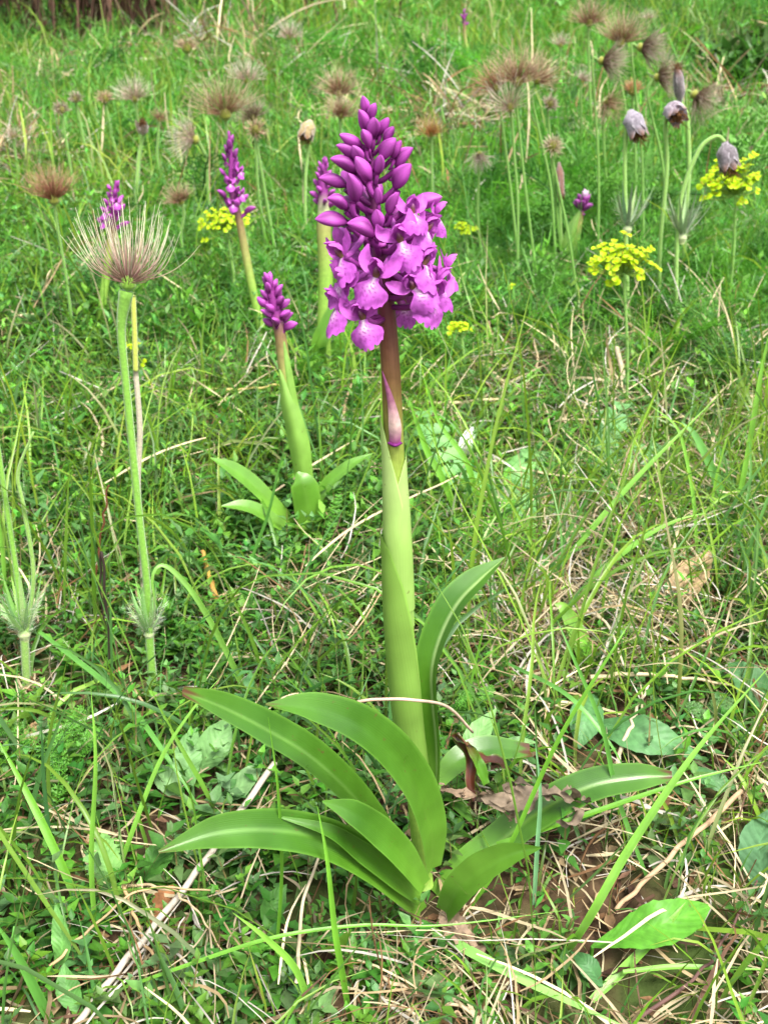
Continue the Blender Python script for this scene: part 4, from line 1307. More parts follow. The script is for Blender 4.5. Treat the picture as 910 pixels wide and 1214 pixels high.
straw([(145, 1050, 2), (190, 1052, 2.6), (230, 1075, 2), (268, 1130, 1)], 4, 'bowed straw loop over the long grey stick', lin(196, 172, 136))
straw([(60, 1142, 1.5), (110, 1100, 2.2), (170, 1054, 3), (260, 1056, 2)], 4, 'thin arched straw at lower left of the long grey stick', lin(186, 160, 120))
straw([(146, 1046, 2.5), (175, 1125, 1.5), (226, 1216, .8)], 5, 'brown straw crossing under the long grey stick', lin(190, 158, 116))


# ------------------------------------------------------------------ broad leaves
def leaf3(mb, B, d, up, L, W, c, seed, shape=(.14, .75, 1, .8, .03), fold=.22, droop=.2, rag=.0, wave=.08, rib=None, ns=20, na=9):
    d = norm(d); up = norm(up)
    P = np.array([B, B + d * L * .3 + up * L * .05, B + d * L * .65 + up * L * .02, B + d * L - up * L * droop])
    loft(mb, P, np.array(shape) * W, tuple(up), np.stack([c * .95, c, c * 1.05]), fold=fold, ns=ns, na=na, wave=wave, rag=rag, seed=seed, rib=rib)


def broad_leaf(pts, w, label, c, hint=(0, -.6, .8), name='plantain', cat='leaf', group='broad leaves low in the grass', fold=.2, shape=None, rib=None, tip=None, wave=.1, rag=.03):
    """a plant of which one broad leaf shows: leaf and its stalk"""
    P = np.array([over(x, y, h * .01) for x, y, h in pts])
    p = psize(P[len(P) // 2])
    B = np.array([P[0][0], P[0][1], float(gz(P[0][0], P[0][1]))])
    root = thing(name, B, label, cat, group)
    mb = MB()
    W = np.array(shape if shape is not None else [.2, .75, 1, .85, .45, .03]) * w * p
    loft(mb, P, W, hint, np.stack([c * 1.05, c, c * .97]), fold=fold, ns=26, na=11, wave=wave, seed=int(P[0][0] * 999) % 97, rib=c * 1.5 if rib is None else rib, rag=rag, tipcol=tip)
    mb.build('leaf', M_BROAD, root)
    X, Y, Zd = project(P)
    guard(X.min() - .2 * w, Y.min() - .2 * w, X.max() + .2 * w, Y.max() + .2 * w, Zd.mean() + .015, .7)
    mb = MB()
    tube(mb, [B - [0, 0, .003], .5 * (B + P[0]) + [0, .001, 0], P[0]], .0009, c * .9, sides=6, n=6)
    mb.build('leaf_stalk', M_STEM, root)


CB, CGG = lin(122, 178, 66), lin(86, 134, 80)
broad_leaf([(702, 1122, 1.2), (745, 1108, 2.2), (795, 1092, 2.6), (842, 1074, 1.6)], 54, 'large bright green oval leaf with toothed edge at lower right', lin(86, 148, 44), hint=(-.1, -.5, .85), rag=.035, shape=[.08, .4, .8, 1, .8, .04], fold=.3, wave=.14)
broad_leaf([(708, 858, .8), (745, 868, 1.6), (790, 880, 1.8), (832, 900, 1.2)], 50, 'grey green oval leaf in the straw right of the blunt blade', CGG)
broad_leaf([(706, 826, .8), (696, 845, 1.8), (690, 868, 1.4), (686, 888, .8)], 42, 'round grey green leaf left of the other grey oval leaf', CGG, hint=(-.1, -.8, .6))
broad_leaf([(905, 838, .8), (892, 815, 1.8), (876, 795, 2.2), (862, 786, 2)], 46, 'grey green oval leaf near the right edge above the thin arched blade', CGG)
broad_leaf([(818, 908, 1), (838, 922, 1.5), (858, 930, 1.6), (874, 934, 1.2)], 26, 'small grey green leaf next to the brown tip of the right orchid leaf', CGG)
broad_leaf([(906, 1060, .8), (900, 1020, 2), (904, 980, 2.6), (918, 955, 2.6)], 50, 'dull dark oval leaf cut by the right edge', lin(92, 136, 92), hint=(-.6, -.5, .6))
broad_leaf([(545, 902, 2), (560, 880, 3), (575, 858, 3.6), (588, 840, 3.8)], 30, 'pale grey green leaf standing right of the sheath base', lin(116, 162, 92), hint=(-.3, -.7, .6))
broad_leaf([(580, 898, 1.5), (598, 888, 2.2), (618, 880, 2.4), (636, 880, 2)], 20, 'small flat grey leaf behind the withered brown leaf', lin(122, 164, 104))
broad_leaf([(236, 915, .8), (250, 890, 2), (262, 868, 2.6), (270, 850, 2.6)], 40, 'felted grey green leaf standing behind the long left orchid leaf', lin(112, 156, 92), hint=(.2, -.8, .5))
broad_leaf([(228, 930, .8), (222, 905, 1.8), (226, 880, 2.3), (234, 862, 2.4)], 34, 'folded grey green leaf left of the felted one', lin(104, 148, 86), hint=(.3, -.8, .5))
broad_leaf([(214, 945, .8), (202, 930, 1.2), (190, 915, 1.4), (182, 900, 1.4)], 28, 'lower grey green leaf of the felted group', lin(116, 154, 98))
broad_leaf([(262, 950, .8), (282, 935, 1.4), (300, 915, 2), (312, 900, 2)], 28, 'grey green leaf between the two left orchid leaves', lin(124, 164, 106))
broad_leaf([(68, 1150, .6), (74, 1122, 1.8), (70, 1095, 2.6), (66, 1070, 3)], 24, 'upright pointed leaf near the lower left corner', lin(104, 158, 78), hint=(0, -1, .3))
broad_leaf([(96, 1200, .6), (84, 1180, 1.2), (78, 1160, 1.6), (76, 1142, 1.8)], 30, 'dark pointed leaf under the upright one near the lower left corner', lin(84, 136, 62), hint=(.2, -.8, .5))
broad_leaf([(130, 1050, .6), (126, 1030, 1.5), (122, 1005, 2), (124, 985, 2)], 46, 'lobed soft green leaf left of the tip of the lowest orchid leaf', lin(122, 172, 92), hint=(.1, -.8, .6), rag=.22, wave=.16)
broad_leaf([(176, 1042, .6), (186, 1020, 1.2), (196, 1004, 1.4), (205, 996, 1.2)], 34, 'dark green leaf hidden under the tip of the lowest orchid leaf', lin(78, 132, 52))
broad_leaf([(328, 1105, .6), (322, 1082, 1.6), (330, 1062, 2), (340, 1048, 2)], 30, 'broad dark leaf under the lowest orchid leaf', lin(84, 138, 56), hint=(.2, -.8, .5))
broad_leaf([(712, 1168, .6), (700, 1150, 1.2), (690, 1138, 1.3), (676, 1128, 1)], 26, 'dark blue green leaf left of the bright oval leaf', lin(74, 122, 70))
broad_leaf([(60, 610, .5), (52, 590, 1.2), (46, 570, 1.5), (44, 556, 1.4)], 18, 'small dull leaf at left among the herbs', lin(100, 150, 78))
broad_leaf([(320, 742, .5), (308, 728, 1.2), (300, 716, 1.2), (292, 706, 1)], 26, 'soft rounded leaf above the brown-tipped orchid leaf', lin(110, 160, 78))

# dead leaves
BD = lin(186, 158, 122)


def dead(pts, w, label, c, hint, wave=.3, name='dead_leaf', twist=0., rag=.15, fold=.25, extra=0, cat='dead leaf', tipcol=None, group='dead leaves'):
    P = np.array([over(x, y, h * .01) for x, y, h in pts])
    p = psize(P[len(P) // 2]); mb = MB()
    loft(mb, P, np.array([.3, .9, 1, .7, .12]) * w * p, hint, np.stack([c * .8, c, c * .9, c * 1.1]), fold=fold, wave=wave, twist=twist, ns=30, na=13, rag=rag, seed=int(pts[0][0]), tipcol=tipcol)
    rr = np.random.default_rng(int(pts[0][1]))
    for k in range(extra):
        q = P[rr.integers(len(P))] + rr.normal(0, w * p * .3, 3) * [1, .6, .5]
        d1, d2 = rr.normal(0, 1, 3), rr.normal(0, 1, 3)
        d1[2] = abs(d1[2]) * .4
        l = w * p * rr.uniform(.4, .9)
        loft(mb, [q, q + norm(d1) * l * .4, q + norm(d1 + d2 * .8) * l * .75, q + norm(d1 * .4 + d2) * l], np.array([.2, .8, .8, .1]) * l * .7, tuple(rr.normal(0, 1, 3)),
             c * rr.uniform(.6, 1.3), fold=.5, wave=.4, twist=rr.uniform(-2, 2), ns=14, na=7, rag=.2, seed=k)
    tag(mb.build(name, M_DEAD), label, cat, group)


dead([(792, 722, .8), (812, 700, 2), (826, 676, 2.6), (842, 654, 2.8)], 46, 'tan dry leaf lying curled on the right slope', BD, (-.5, -.6, .6), wave=.14, fold=.55, rag=.04)
dead([(592, 958, 5.2), (622, 948, 5.8), (655, 942, 6.0), (688, 952, 5.2)], 34, 'grey brown crumpled leaf lying over the right orchid leaf', lin(116, 102, 86), (-.2, -.6, .7), wave=.5, twist=1.4, extra=13)
dead([(522, 935, 5.4), (550, 942, 5.6), (580, 947, 5.6), (605, 972, 4.6)], 14, 'shrivelled grey stalk and leaf beside the sheath base', lin(132, 112, 92), (-.2, -.6, .7), wave=.5, twist=2.4, extra=9)
dead([(524, 1080, 1.2), (536, 1096, 1.5), (548, 1110, 1.4), (566, 1122, .8)], 30, 'small crumpled grey leaf right under the foot of the tall orchid', lin(150, 128, 108), (-.3, -.6, .7), wave=.35, twist=.5, extra=3)
dead([(536, 1030, 2.6), (526, 1028, 3.2), (518, 1036, 3.2), (528, 1044, 2.8)], 9, 'dark curled scrap at the foot of the tall orchid', lin(92, 70, 58), (0, -1, .3), wave=.2, twist=2.2)
dead([(180, 1100, .5), (192, 1080, 1), (196, 1062, 1.2), (206, 1050, 1)], 26, 'russet dead leaf under the long grey stick', lin(140, 96, 62), (.2, -.6, .7))
dead([(85, 1120, .4), (100, 1102, .8), (112, 1090, .9), (122, 1084, .7)], 22, 'brown scrap of leaf at lower left', lin(124, 92, 62), (.2, -.6, .7))
dead([(150, 690, .4), (160, 676, 1), (172, 668, 1.2), (182, 664, 1)], 16, 'reddish dead leaf behind the silky collar', lin(132, 84, 58), (.2, -.6, .7))
dead([(550, 1150, .5), (580, 1160, .9), (600, 1170, .9), (622, 1172, .6)], 22, 'brown dead leaf flat on the soil at the bottom', lin(120, 92, 70), (.2, -.6, .7))
dead([(20, 900, .5), (30, 885, 1), (38, 868, 1.2), (46, 852, 1)], 20, 'dull beige dead leaf at the left edge in the feathery leaves', lin(170, 140, 104), (.2, -.6, .7))
dead([(552, 540, 2.0), (551, 528, 3.0), (556, 516, 3.6), (560, 506, 3.8)], 17, 'fallen white petal caught in the grass right of the stem', lin(240, 240, 232), (-.2, -1, .2), wave=.12, rag=.05, name='fallen_petal', cat='petal', group='stray pale scraps')


# ------------------------------------------------------------------ feathery and pinnate leaves
def feather(mb, P, W, c, rr, n=22, fine=7):
    """a finely cut leaf: P centre line, W length of the side leaflets"""
    Q = catmull(P, 40); T = norm(np.gradient(Q, axis=0))
    tube(mb, P, W * .035, c * .9, sides=4, n=14, cap=False)
    base = []; az = []; le = []; ln = []
    for i in range(n):
        t = (i + 1) / (n + 1); j = int(t * 39)
        for s in (-1, 1):
            side = norm(np.cross(T[j], [0, -.5, .9])) * s
            d = norm(side + T[j] * .55 + [0, 0, .12])
            l = W * math.sin(math.pi * (.12 + .86 * t)) ** .7 * rr.uniform(.8, 1.1)
            for k in range(fine):
                f = (k + .5) / fine
                b = Q[j] + d * l * f
                for s2 in (-1, 1):
                    e = norm(d * .7 + s2 * norm(np.cross(d, [0, -.4, .9])) * .8 + rr.normal(0, .15, 3))
                    base.append(b); az.append(math.atan2(e[1], e[0])); le.append(math.acos(np.clip(e[2], -1, 1))); ln.append(l * .42 * (1 - .6 * f))
            base.append(Q[j]); az.append(math.atan2(d[1], d[0])); le.append(math.acos(np.clip(d[2], -1, 1))); ln.append(l)
    N = len(base)
    blades(mb, np.array(base), np.array(az), np.array(le), np.zeros(N), np.array(ln), np.full(N, max(W * .06, .0007)), vary(c, N, .12, .06, rr), S=2, r=rr)


def yarrow(leaves, label, c=lin(96, 156, 56), W=12):
    P0 = over(*leaves[0][0][:2], 0)
    B = ground(*leaves[0][0][:2]); rr = np.random.default_rng(int(leaves[0][0][0]))
    root = thing('yarrow_plant', B, label, 'yarrow', 'feathery leaved plants')
    for lf in leaves:
        P = np.array([over(x, y, h * .01) for x, y, h in lf])
        mb = MB(); feather(mb, P, W * psize(P[1]), c, rr)
        mb.build('leaf', M_HERB, root)


yarrow([[(66, 960, .6), (70, 920, 2.2), (68, 880, 3.2), (62, 845, 3.6)], [(75, 925, .8), (45, 880, 2), (15, 866, 2.6), (-12, 858, 2.8)],
        [(80, 915, .6), (98, 885, 2), (120, 860, 2.4)], [(60, 915, .6), (84, 870, 2.4), (96, 835, 3)]], 'dark feathery yarrow tuft at the left edge below the silky collar', W=16)
yarrow([[(388, 660, .5), (392, 630, 2), (398, 600, 3), (404, 578, 3.4)], [(402, 640, .5), (414, 615, 2), (424, 596, 2.2)]], 'small upright feathery leaf right of the little budded orchid', W=9)
yarrow([[(560, 850, .6), (570, 830, 1.8), (585, 812, 2.2)], [(545, 855, .6), (548, 835, 2), (560, 815, 2.6)]], 'feathery leaf behind the upright right leaf of the tall orchid', W=11)
yarrow([[(840, 855, .6), (850, 838, 1.4), (872, 828, 1.4)], [(850, 862, .6), (828, 845, 1.4), (815, 832, 1.4)]], 'greyish feathery leaf between the oval leaves on the right', lin(104, 146, 84), W=12)
yarrow([[(215, 640, .5), (236, 620, 1.6), (255, 612, 1.8)], [(200, 640, .5), (190, 620, 1.6), (194, 600, 2)]], 'feathery leaf left of the small orchid rosette', W=10)


def burnet(leaves, label, c=lin(112, 164, 92)):
    """toothed round leaflets in pairs along a stalk"""
    B = ground(*leaves[0][0][:2]); rr = np.random.default_rng(int(leaves[0][0][0]) + 1)
    root = thing('salad_burnet', B, label, 'burnet', 'burnet plants')
    for lf in leaves:
        P = np.array([over(x, y, h * .01) for x, y, h in lf[:-1]]); w = lf[-1]
        p = psize(P[1]); Q = catmull(P, 40); T = norm(np.gradient(Q, axis=0))
        mb = MB(); tube(mb, P, .9 * p, c * .8, sides=5, n=14); st = mb.build('leaf_stalk', M_STEM, root)
        n = 6
        for i in range(n):
            j = int(8 + 30 * i / n)
            for s in (-1, 1):
                d = norm(norm(np.cross(T[j], [0, -.6, .8])) * s + T[j] * .35 + [0, 0, .05])
                mb = MB(); L = w * p * rr.uniform(.85, 1.1)
                leaf3(mb, Q[j], d, (0, -.5, .85), L, L * .85, vary(c, 1, .1, .05, rr)[0], i, (.15, .95, 1, .8, .2), rag=.16, fold=.3, ns=14, na=7)
                mb.build('leaflet', M_BROAD, st)
        mb = MB(); leaf3(mb, Q[-1], T[-1], (0, -.5, .85), w * p * 1.1, w * p, c, 9, (.2, .95, 1, .8, .2), rag=.16, ns=14, na=7); mb.build('leaflet', M_BROAD, st)


burnet([[(575, 610, .8), (550, 575, 3), (525, 535, 4.5), (505, 495, 5), 26], [(590, 620, .8), (610, 580, 2), (625, 545, 2.6), 24], [(585, 625, .8), (602, 615, 2), (622, 600, 2.2), 24]],
       'burnet with paired toothed leaflets right of the pale sheath')
burnet([[(700, 570, .6), (712, 540, 1.8), (722, 510, 2.4), (734, 486, 2.6), 22], [(715, 575, .6), (740, 550, 1.6), (770, 535, 1.8), 20], [(690, 570, .6), (660, 555, 1.6), (632, 545, 1.8), 20]],
       'burnet with blue green leaflets below the yellow umbel', lin(112, 162, 100))
burnet([[(610, 700, .6), (630, 680, 1.6), (655, 668, 1.8), 18], [(640, 590, .6), (652, 606, 1.4), (676, 612, 1.4), 20]], 'small burnet right of the pointed orchid leaf', lin(100, 156, 76))


# ------------------------------------------------------------------ leafy sprigs
def sprig_arrays(B, H, npair, L, W, rr, lean=.3, c=C_HERB):
    """opposite pairs of oval leaves on short stems; arrays over N sprigs, concatenated"""
    N = len(B)
    az = rr.uniform(0, 6.28, N); ln = np.abs(rr.normal(0, lean, N)) + .05
    D = np.stack([np.sin(ln) * np.cos(az), np.sin(ln) * np.sin(az), np.cos(ln)], 1)
    cs = vary(c, N, .20, .10, rr)
    pos, d, L_, W_, C_, dr = [], [], [], [], [], []
    a0 = rr.uniform(0, 6.28, N)
    for k in range(npair):
        f = (k + .6) / npair
        for s in (0, np.pi):
            a = a0 + s + k * 1.57 + rr.normal(0, .25, N)
            tilt = (.15 + .75 * f ** 1.6) + rr.normal(0, .18, N)
            o = np.stack([np.cos(a) * np.cos(tilt), np.sin(a) * np.cos(tilt), np.sin(tilt)], 1)
            pos.append(B + D * (H * f)[:, None]); d.append(o + D * .1)
            sz = (1 - .45 * f ** 2) * np.exp(rr.normal(0, .15, N))
            L_.append(L * sz); W_.append(W * sz); C_.append(cs * (.85 + .35 * f)); dr.append(rr.uniform(.05, .5, N))
    return np.concatenate(pos), np.concatenate(d), np.concatenate(L_), np.concatenate(W_), np.concatenate(C_), np.concatenate(dr), (B, D, H, cs)


def sprig(foot, h, npair, Lpx, label, c):
    rr = np.random.default_rng(int(foot[0] + foot[1]))
    B = ground(*foot); p = psize(B)
    root = thing('thyme_sprig', B, label, 'thyme', 'leafy thyme sprigs by the foot of the orchid')
    Bs = B[None] + rr.normal(0, 6 * p, (3, 3)) * [1, 1, 0]
    Bs[:, 2] = gz(Bs[:, 0], Bs[:, 1])
    pos, d, L, W, C, dr, (b, D, H, cs) = sprig_arrays(Bs, np.full(3, h * .01) * rr.uniform(.7, 1.1, 3), npair, np.full(3, Lpx * p), np.full(3, Lpx * p * .55), rr, c=c)
    mb = MB()
    for i in range(3): tube(mb, [b[i], b[i] + D[i] * H[i] * .5, b[i] + D[i] * H[i]], .0007, lin(104, 96, 56), sides=5, n=6)
    mb.build('stem', M_STEM, root)
    me = None
    up = np.array([0, 0, 1.])
    for i in range(len(pos)):
        if me is None:
            m2 = MB(); leaflets(m2, np.zeros((1, 3)), np.array([[1., 0, 0]]), np.array([[0, 0, 1.]]), np.array([1.]), np.array([.55]), np.asarray(c)[None], LEAF_FULL, .3, .25)
            me = m2.mesh('leaf', M_HERB)
        place('leaf', me, root, Matrix.Translation(Vector(pos[i])) @ frame(d[i]) @ Matrix.Diagonal((L[i], L[i], L[i], 1)))


CT = lin(98, 152, 62)
sprig((455, 1098), 2.6, 4, 15, 'thyme sprig with rounded bright leaves right under the lowest orchid leaf', lin(104, 160, 64))
sprig((405, 1175), 2.2, 4, 20, 'thyme sprig with larger leaves near the bottom edge left of the dry straws', CT)
sprig((180, 1196), 2.0, 4, 20, 'bluish thyme sprig near the bottom edge by the long grey stick', lin(92, 140, 84))
sprig((650, 1130), 2.4, 4, 18, 'thyme sprig left of the bright oval leaf', CT)
sprig((370, 1120), 2.4, 4, 14, 'thyme sprig beneath the bent whitish straw', lin(90, 148, 56))
sprig((240, 1100), 2.2, 4, 16, 'thyme sprig in the gap between the grey stick and the bowed blade', lin(90, 140, 60))
sprig((590, 1200), 1.8, 4, 18, 'thyme sprig on the bottom edge under the flat bluish blade', CT)
sprig((845, 715), 3.0, 5, 22, 'dark leafy sprig right of the tan dead leaf', lin(70, 124, 48))
sprig((880, 700), 3.0, 5, 22, 'dark leafy sprig nearest the right edge beside the tan dead leaf', lin(66, 118, 48))

# ------------------------------------------------------------------ ground cover
def keep(P, extra=1.0, seed=0):
    """mask of plants whose points (N, k, 3) stay out of the guarded parts of the picture"""
    r = np.random.default_rng(900 + seed)
    px, py, Z = project(P)
    ok = np.ones(len(P), bool)
    for (x0, y0, x1, y1, zz, pr) in GUARD:
        hit = ((px > x0) & (px < x1) & (py > y0) & (py < y1) & (Z < zz)).any(1)
        ok &= ~(hit & (r.random(len(P)) < pr * extra))
    return ok


guard(0, 0, 215, 40, 4.1, .9); guard(850, 0, 912, 60, 4.2, .7)
guard(185, 815, 520, 1075, .49, .93); guard(520, 900, 800, 1075, .50, .86); guard(495, 655, 605, 930, .50, .95)
guard(705, 1060, 845, 1125, .47, .9); guard(655, 800, 880, 950, .60, .6); guard(790, 645, 850, 725, .68, .9)
guard(185, 850, 320, 950, .55, .6); guard(480, 1010, 650, 1100, .47, .8)


def scatter(n, y0, y1, r, margin=1.35, pat=None, x=None):
    """n points on the slope inside the wedge the camera sees and some way beyond"""
    # the cover runs on beyond both sides of the frame at the same density
    ym = .5 * (y0 + y1); n = int(n * (.40 * ym * margin + .20) / (.40 * ym * margin + .07))
    out = []
    while sum(map(len, out)) < n:
        y = np.sqrt(r.uniform(y0 ** 2, y1 ** 2, n * 2)); hw = .40 * y * margin + .20
        xx = r.uniform(-1, 1, n * 2) * hw
        k = r.random(len(xx)) < (1 if pat is None else pat(xx, y))
        out.append(np.stack([xx[k], y[k], gz(xx[k], y[k])], 1))
    return np.concatenate(out)[:n]


def stuff(mb, name, mat, label, cat):
    tag(mb.build(name, mat), label, cat, kind='stuff')


def grass(n, y0, y1, L, W, cols, r, pat=None, S=4, fold=0., lean=.3, bend=.8, seed=0, mb=None, tip=None, extra=1., curl=.5, margin=1.35, clump=0, crad=.01):
    B = scatter(n if not clump else max(1, n // clump), y0, y1, r, pat=pat, margin=margin)
    if clump:
        B = np.repeat(B, clump, 0) + np.concatenate([r.normal(0, crad, (len(B) * clump, 2)), np.zeros((len(B) * clump, 1))], 1)
        B[:, 2] = gz(B[:, 0], B[:, 1])
    N = len(B)
    az = r.uniform(0, 6.283, N); ln = np.abs(r.normal(0, lean, N)); bd = r.gamma(2, bend / 2, N)
    le = L * np.exp(r.normal(0, .35, N)); w = W * np.exp(r.normal(0, .25, N))
    ci = r.integers(0, len(cols), N)
    c = np.stack(cols)[ci] * np.exp(r.normal(0, .16, (N, 1))) * np.exp(r.normal(0, .07, (N, 3)))
    big = noise2(B[:, 0], B[:, 1], 4, 5)[:, None]
    c = c * np.exp(.26 * big * np.array([[1, .7, -.2]]))
    # test where the blades would go
    s = np.array([.35, .7, 1.])
    th = ln[:, None] + bd[:, None] * s[None] * .5
    P = B[:, None] + (le[:, None] * s[None])[..., None] * np.stack([np.sin(th) * np.cos(az)[:, None], np.sin(th) * np.sin(az)[:, None], np.cos(th)], -1)
    Zc = project(P)[2]
    ok = keep(P, extra, seed) & (Zc.min(1) > .36)
    yel = np.array([1.25, 1.08, .9])
    tipc = c * yel
    dry = r.random(N) < .08
    tipc[dry] = C_STRAW * .8
    basec = c * .6 + np.array([.22, .2, .1]) * .4
    blades(mb, B[ok], az[ok], ln[ok], bd[ok], le[ok], w[ok], c[ok], tipc[ok], S=S, fold=fold, curl=r.normal(0, curl, ok.sum()), basecol=basec[ok], wob=.06, r=r)


straw_pat = lambda x, y: np.clip(.30 + 1.2 * smooth(-.05, .25, x / y) * smooth(1.75, 1.25, y) + .4 * noise2(x, y, 9, 6) - .5 * smooth(1.5, 2.2, y), .03, 1)
herb_pat = lambda x, y: np.clip(.62 - .55 * smooth(.0, .22, x / y) * smooth(1.0, .75, y) + .55 * noise2(x, y, 7, 7), .04, 1)
grass_pat = lambda x, y: np.clip(.55 + .5 * noise2(x, y, 8, 8), .08, 1)

G = [C_GRASS, C_GRASS2, C_GRASSB]
r = np.random.default_rng(100)
# near turf
mb = MB()
grass(2900, .27, .9, .080, .0019, G, r, grass_pat, S=6, fold=.35, lean=.45, bend=1.1, seed=1, mb=mb)
grass(7500, .27, 1.0, .038, .0012, G, r, grass_pat, S=4, lean=.55, bend=1.0, seed=2, mb=mb)
grass(420, .27, .75, .13, .0022, G, r, None, S=8, fold=.4, lean=.35, bend=1.2, seed=3, mb=mb)
stuff(mb, 'turf_grass', M_GRASS, 'green grass blades of the near turf', 'grass')
# middle of the slope
mb = MB()
grass(12000, .95, 1.9, .045, .0015, G + [C_HERB], r, lambda x, y: grass_pat(x, y) * (1 - .75 * smooth(.03, .12, x / y) * smooth(1.0, 1.15, y)), S=3, lean=.45, bend=.9, seed=4, mb=mb)
grass(2600, .8, 2.0, .095, .0022, G, r, grass_pat, S=5, lean=.3, bend=.9, seed=5, mb=mb, clump=4, crad=.008)
stuff(mb, 'slope_grass', M_GRASS, 'green grass on the middle of the slope', 'grass')
# upper meadow
mb = MB()
G3 = [np.array([.150, .275, .034]), np.array([.210, .330, .055]), np.array([.098, .205, .045])]
clumpy = lambda x, y: np.clip(.50 + 1.5 * noise2(x, y, 4.2, 6) + .9 * noise2(x, y, 9, 2), .03, 1)
clumpy2 = lambda x, y: np.clip(.50 + 1.3 * noise2(x, y, 2.2, 7) + .8 * noise2(x, y, 5, 2), .05, 1)
lime = lambda x, y: np.clip(.5 - 1.1 * x / y + .6 * noise2(x, y, 3, 9), .02, 1)
grass(17000, 1.6, 3.4, .050, .0026, G3, r, clumpy, S=3, lean=.4, bend=.9, seed=6, mb=mb)
grass(7500, 1.7, 4.2, .11, .0036, G3[:2], r, lime, S=4, lean=.25, bend=.8, seed=7, mb=mb, clump=5, crad=.018)
grass(16000, 3.2, 7.5, .085, .0058, G3, r, clumpy2, S=3, lean=.35, bend=.8, seed=8, mb=mb, margin=1.25)
grass(8500, 3.4, 8.5, .15, .0070, G3[:2], r, lime, S=4, lean=.25, bend=.7, seed=9, mb=mb, clump=5, crad=.04, margin=1.2)
stuff(mb, 'meadow_grass', M_GRASS, 'lush grass of the upper meadow', 'grass')

# dry straw and litter
def straws(n, y0, y1, L, W, r, pat, seed, mb, up=.25, S=7, cols=(C_STRAW, C_STRAW * 1.2, C_STRAWD, C_GREY, C_STRAW * .8), lift=.012):
    B = scatter(n, y0, y1, r, pat=pat)
    N = len(B)
    az = r.uniform(0, 6.283, N)
    ln = np.pi / 2 - np.abs(r.normal(0, up, N)); bd = r.gamma(1.5, .25, N)
    le = L * np.minimum(np.exp(r.normal(0, .45, N)), 1.7); w = W * np.exp(r.normal(0, .3, N))
    c = np.stack(cols)[r.integers(0, len(cols), N)] * np.exp(r.normal(0, .18, (N, 1)))
    B = B + np.stack([-np.cos(az) * le * .4, -np.sin(az) * le * .4, np.abs(r.normal(0, lift, N))], 1)
    B[:, 2] = np.maximum(B[:, 2], gz(B[:, 0], B[:, 1]) + .001)
    P = B[:, None] + (le[:, None] * np.array([.2, .5, .9])[None])[..., None] * np.stack([np.cos(az), np.sin(az), .05 + 0 * az], 1)[:, None]
    # follow the rise of the slope
    ln = ln - SLOPE * np.sin(az)
    ok = keep(P, .8 if L > .035 else .25, seed)
    blades(mb, B[ok], az[ok], ln[ok], bd[ok] * .6, le[ok], w[ok], c[ok], S=S, curl=r.normal(0, .9, ok.sum()), wob=.06, r=r, fold=0., tipw=.4)


mb = MB()
straws(2500, .27, 1.0, .055, .0011, r, straw_pat, 11, mb)
straws(230, .27, .9, .085, .0014, r, straw_pat, 12, mb, up=.3, S=10)
straws(4600, .27, 1.0, .03, .0011, r, None, 13, mb, S=4, lift=.004, cols=(C_STRAWD, C_BROWN, C_STRAW * .7, C_TWIG))
straws(3200, .9, 1.9, .055, .0013, r, straw_pat, 14, mb, up=.4)
straws(5200, 1.5, 5.5, .085, .0030, r, lambda x, y: np.clip(.12 - 1.3 * noise2(x, y, 4.2, 6) + .5 * noise2(x, y, 2, 3), .02, 1), 15, mb, up=.9, S=5, lift=.03, cols=(C_STRAW * .9, C_STRAW * .6, C_STRAWD, C_BROWN * 1.5))


def straw_patch(px, py, rpx, n, L, W, cols, r, mb, up=.9):
    c = ground(px, py); p = psize(c)
    B = np.stack([c[0] + r.normal(0, rpx * .5, n) * p, c[1] + r.normal(0, rpx * .8, n) * p, np.zeros(n)], 1)
    B[:, 2] = gz(B[:, 0], B[:, 1]) + np.abs(r.normal(0, .006 if py > 300 else .03, n))
    az = r.uniform(0, 6.283, n); ln = np.pi / 2 - np.abs(r.normal(0, up, n)) * .6; le = L * np.exp(r.normal(0, .35, n))
    cc = np.stack(cols)[r.integers(0, len(cols), n)] * np.exp(r.normal(0, .2, (n, 1)))
    P = B[:, None] + (le[:, None] * np.array([.3, .6, 1.]))[..., None] * np.stack([np.sin(ln) * np.cos(az), np.sin(ln) * np.sin(az), np.cos(ln)], 1)[:, None]
    ok = keep(P, .9, int(px))
    blades(mb, B[ok], az[ok], ln[ok] - SLOPE * np.sin(az[ok]), r.gamma(2, .3, ok.sum()), le[ok], W * np.exp(r.normal(0, .25, ok.sum())), cc[ok], S=6, curl=r.normal(0, .9, ok.sum()), wob=.07, r=r, tipw=.4)


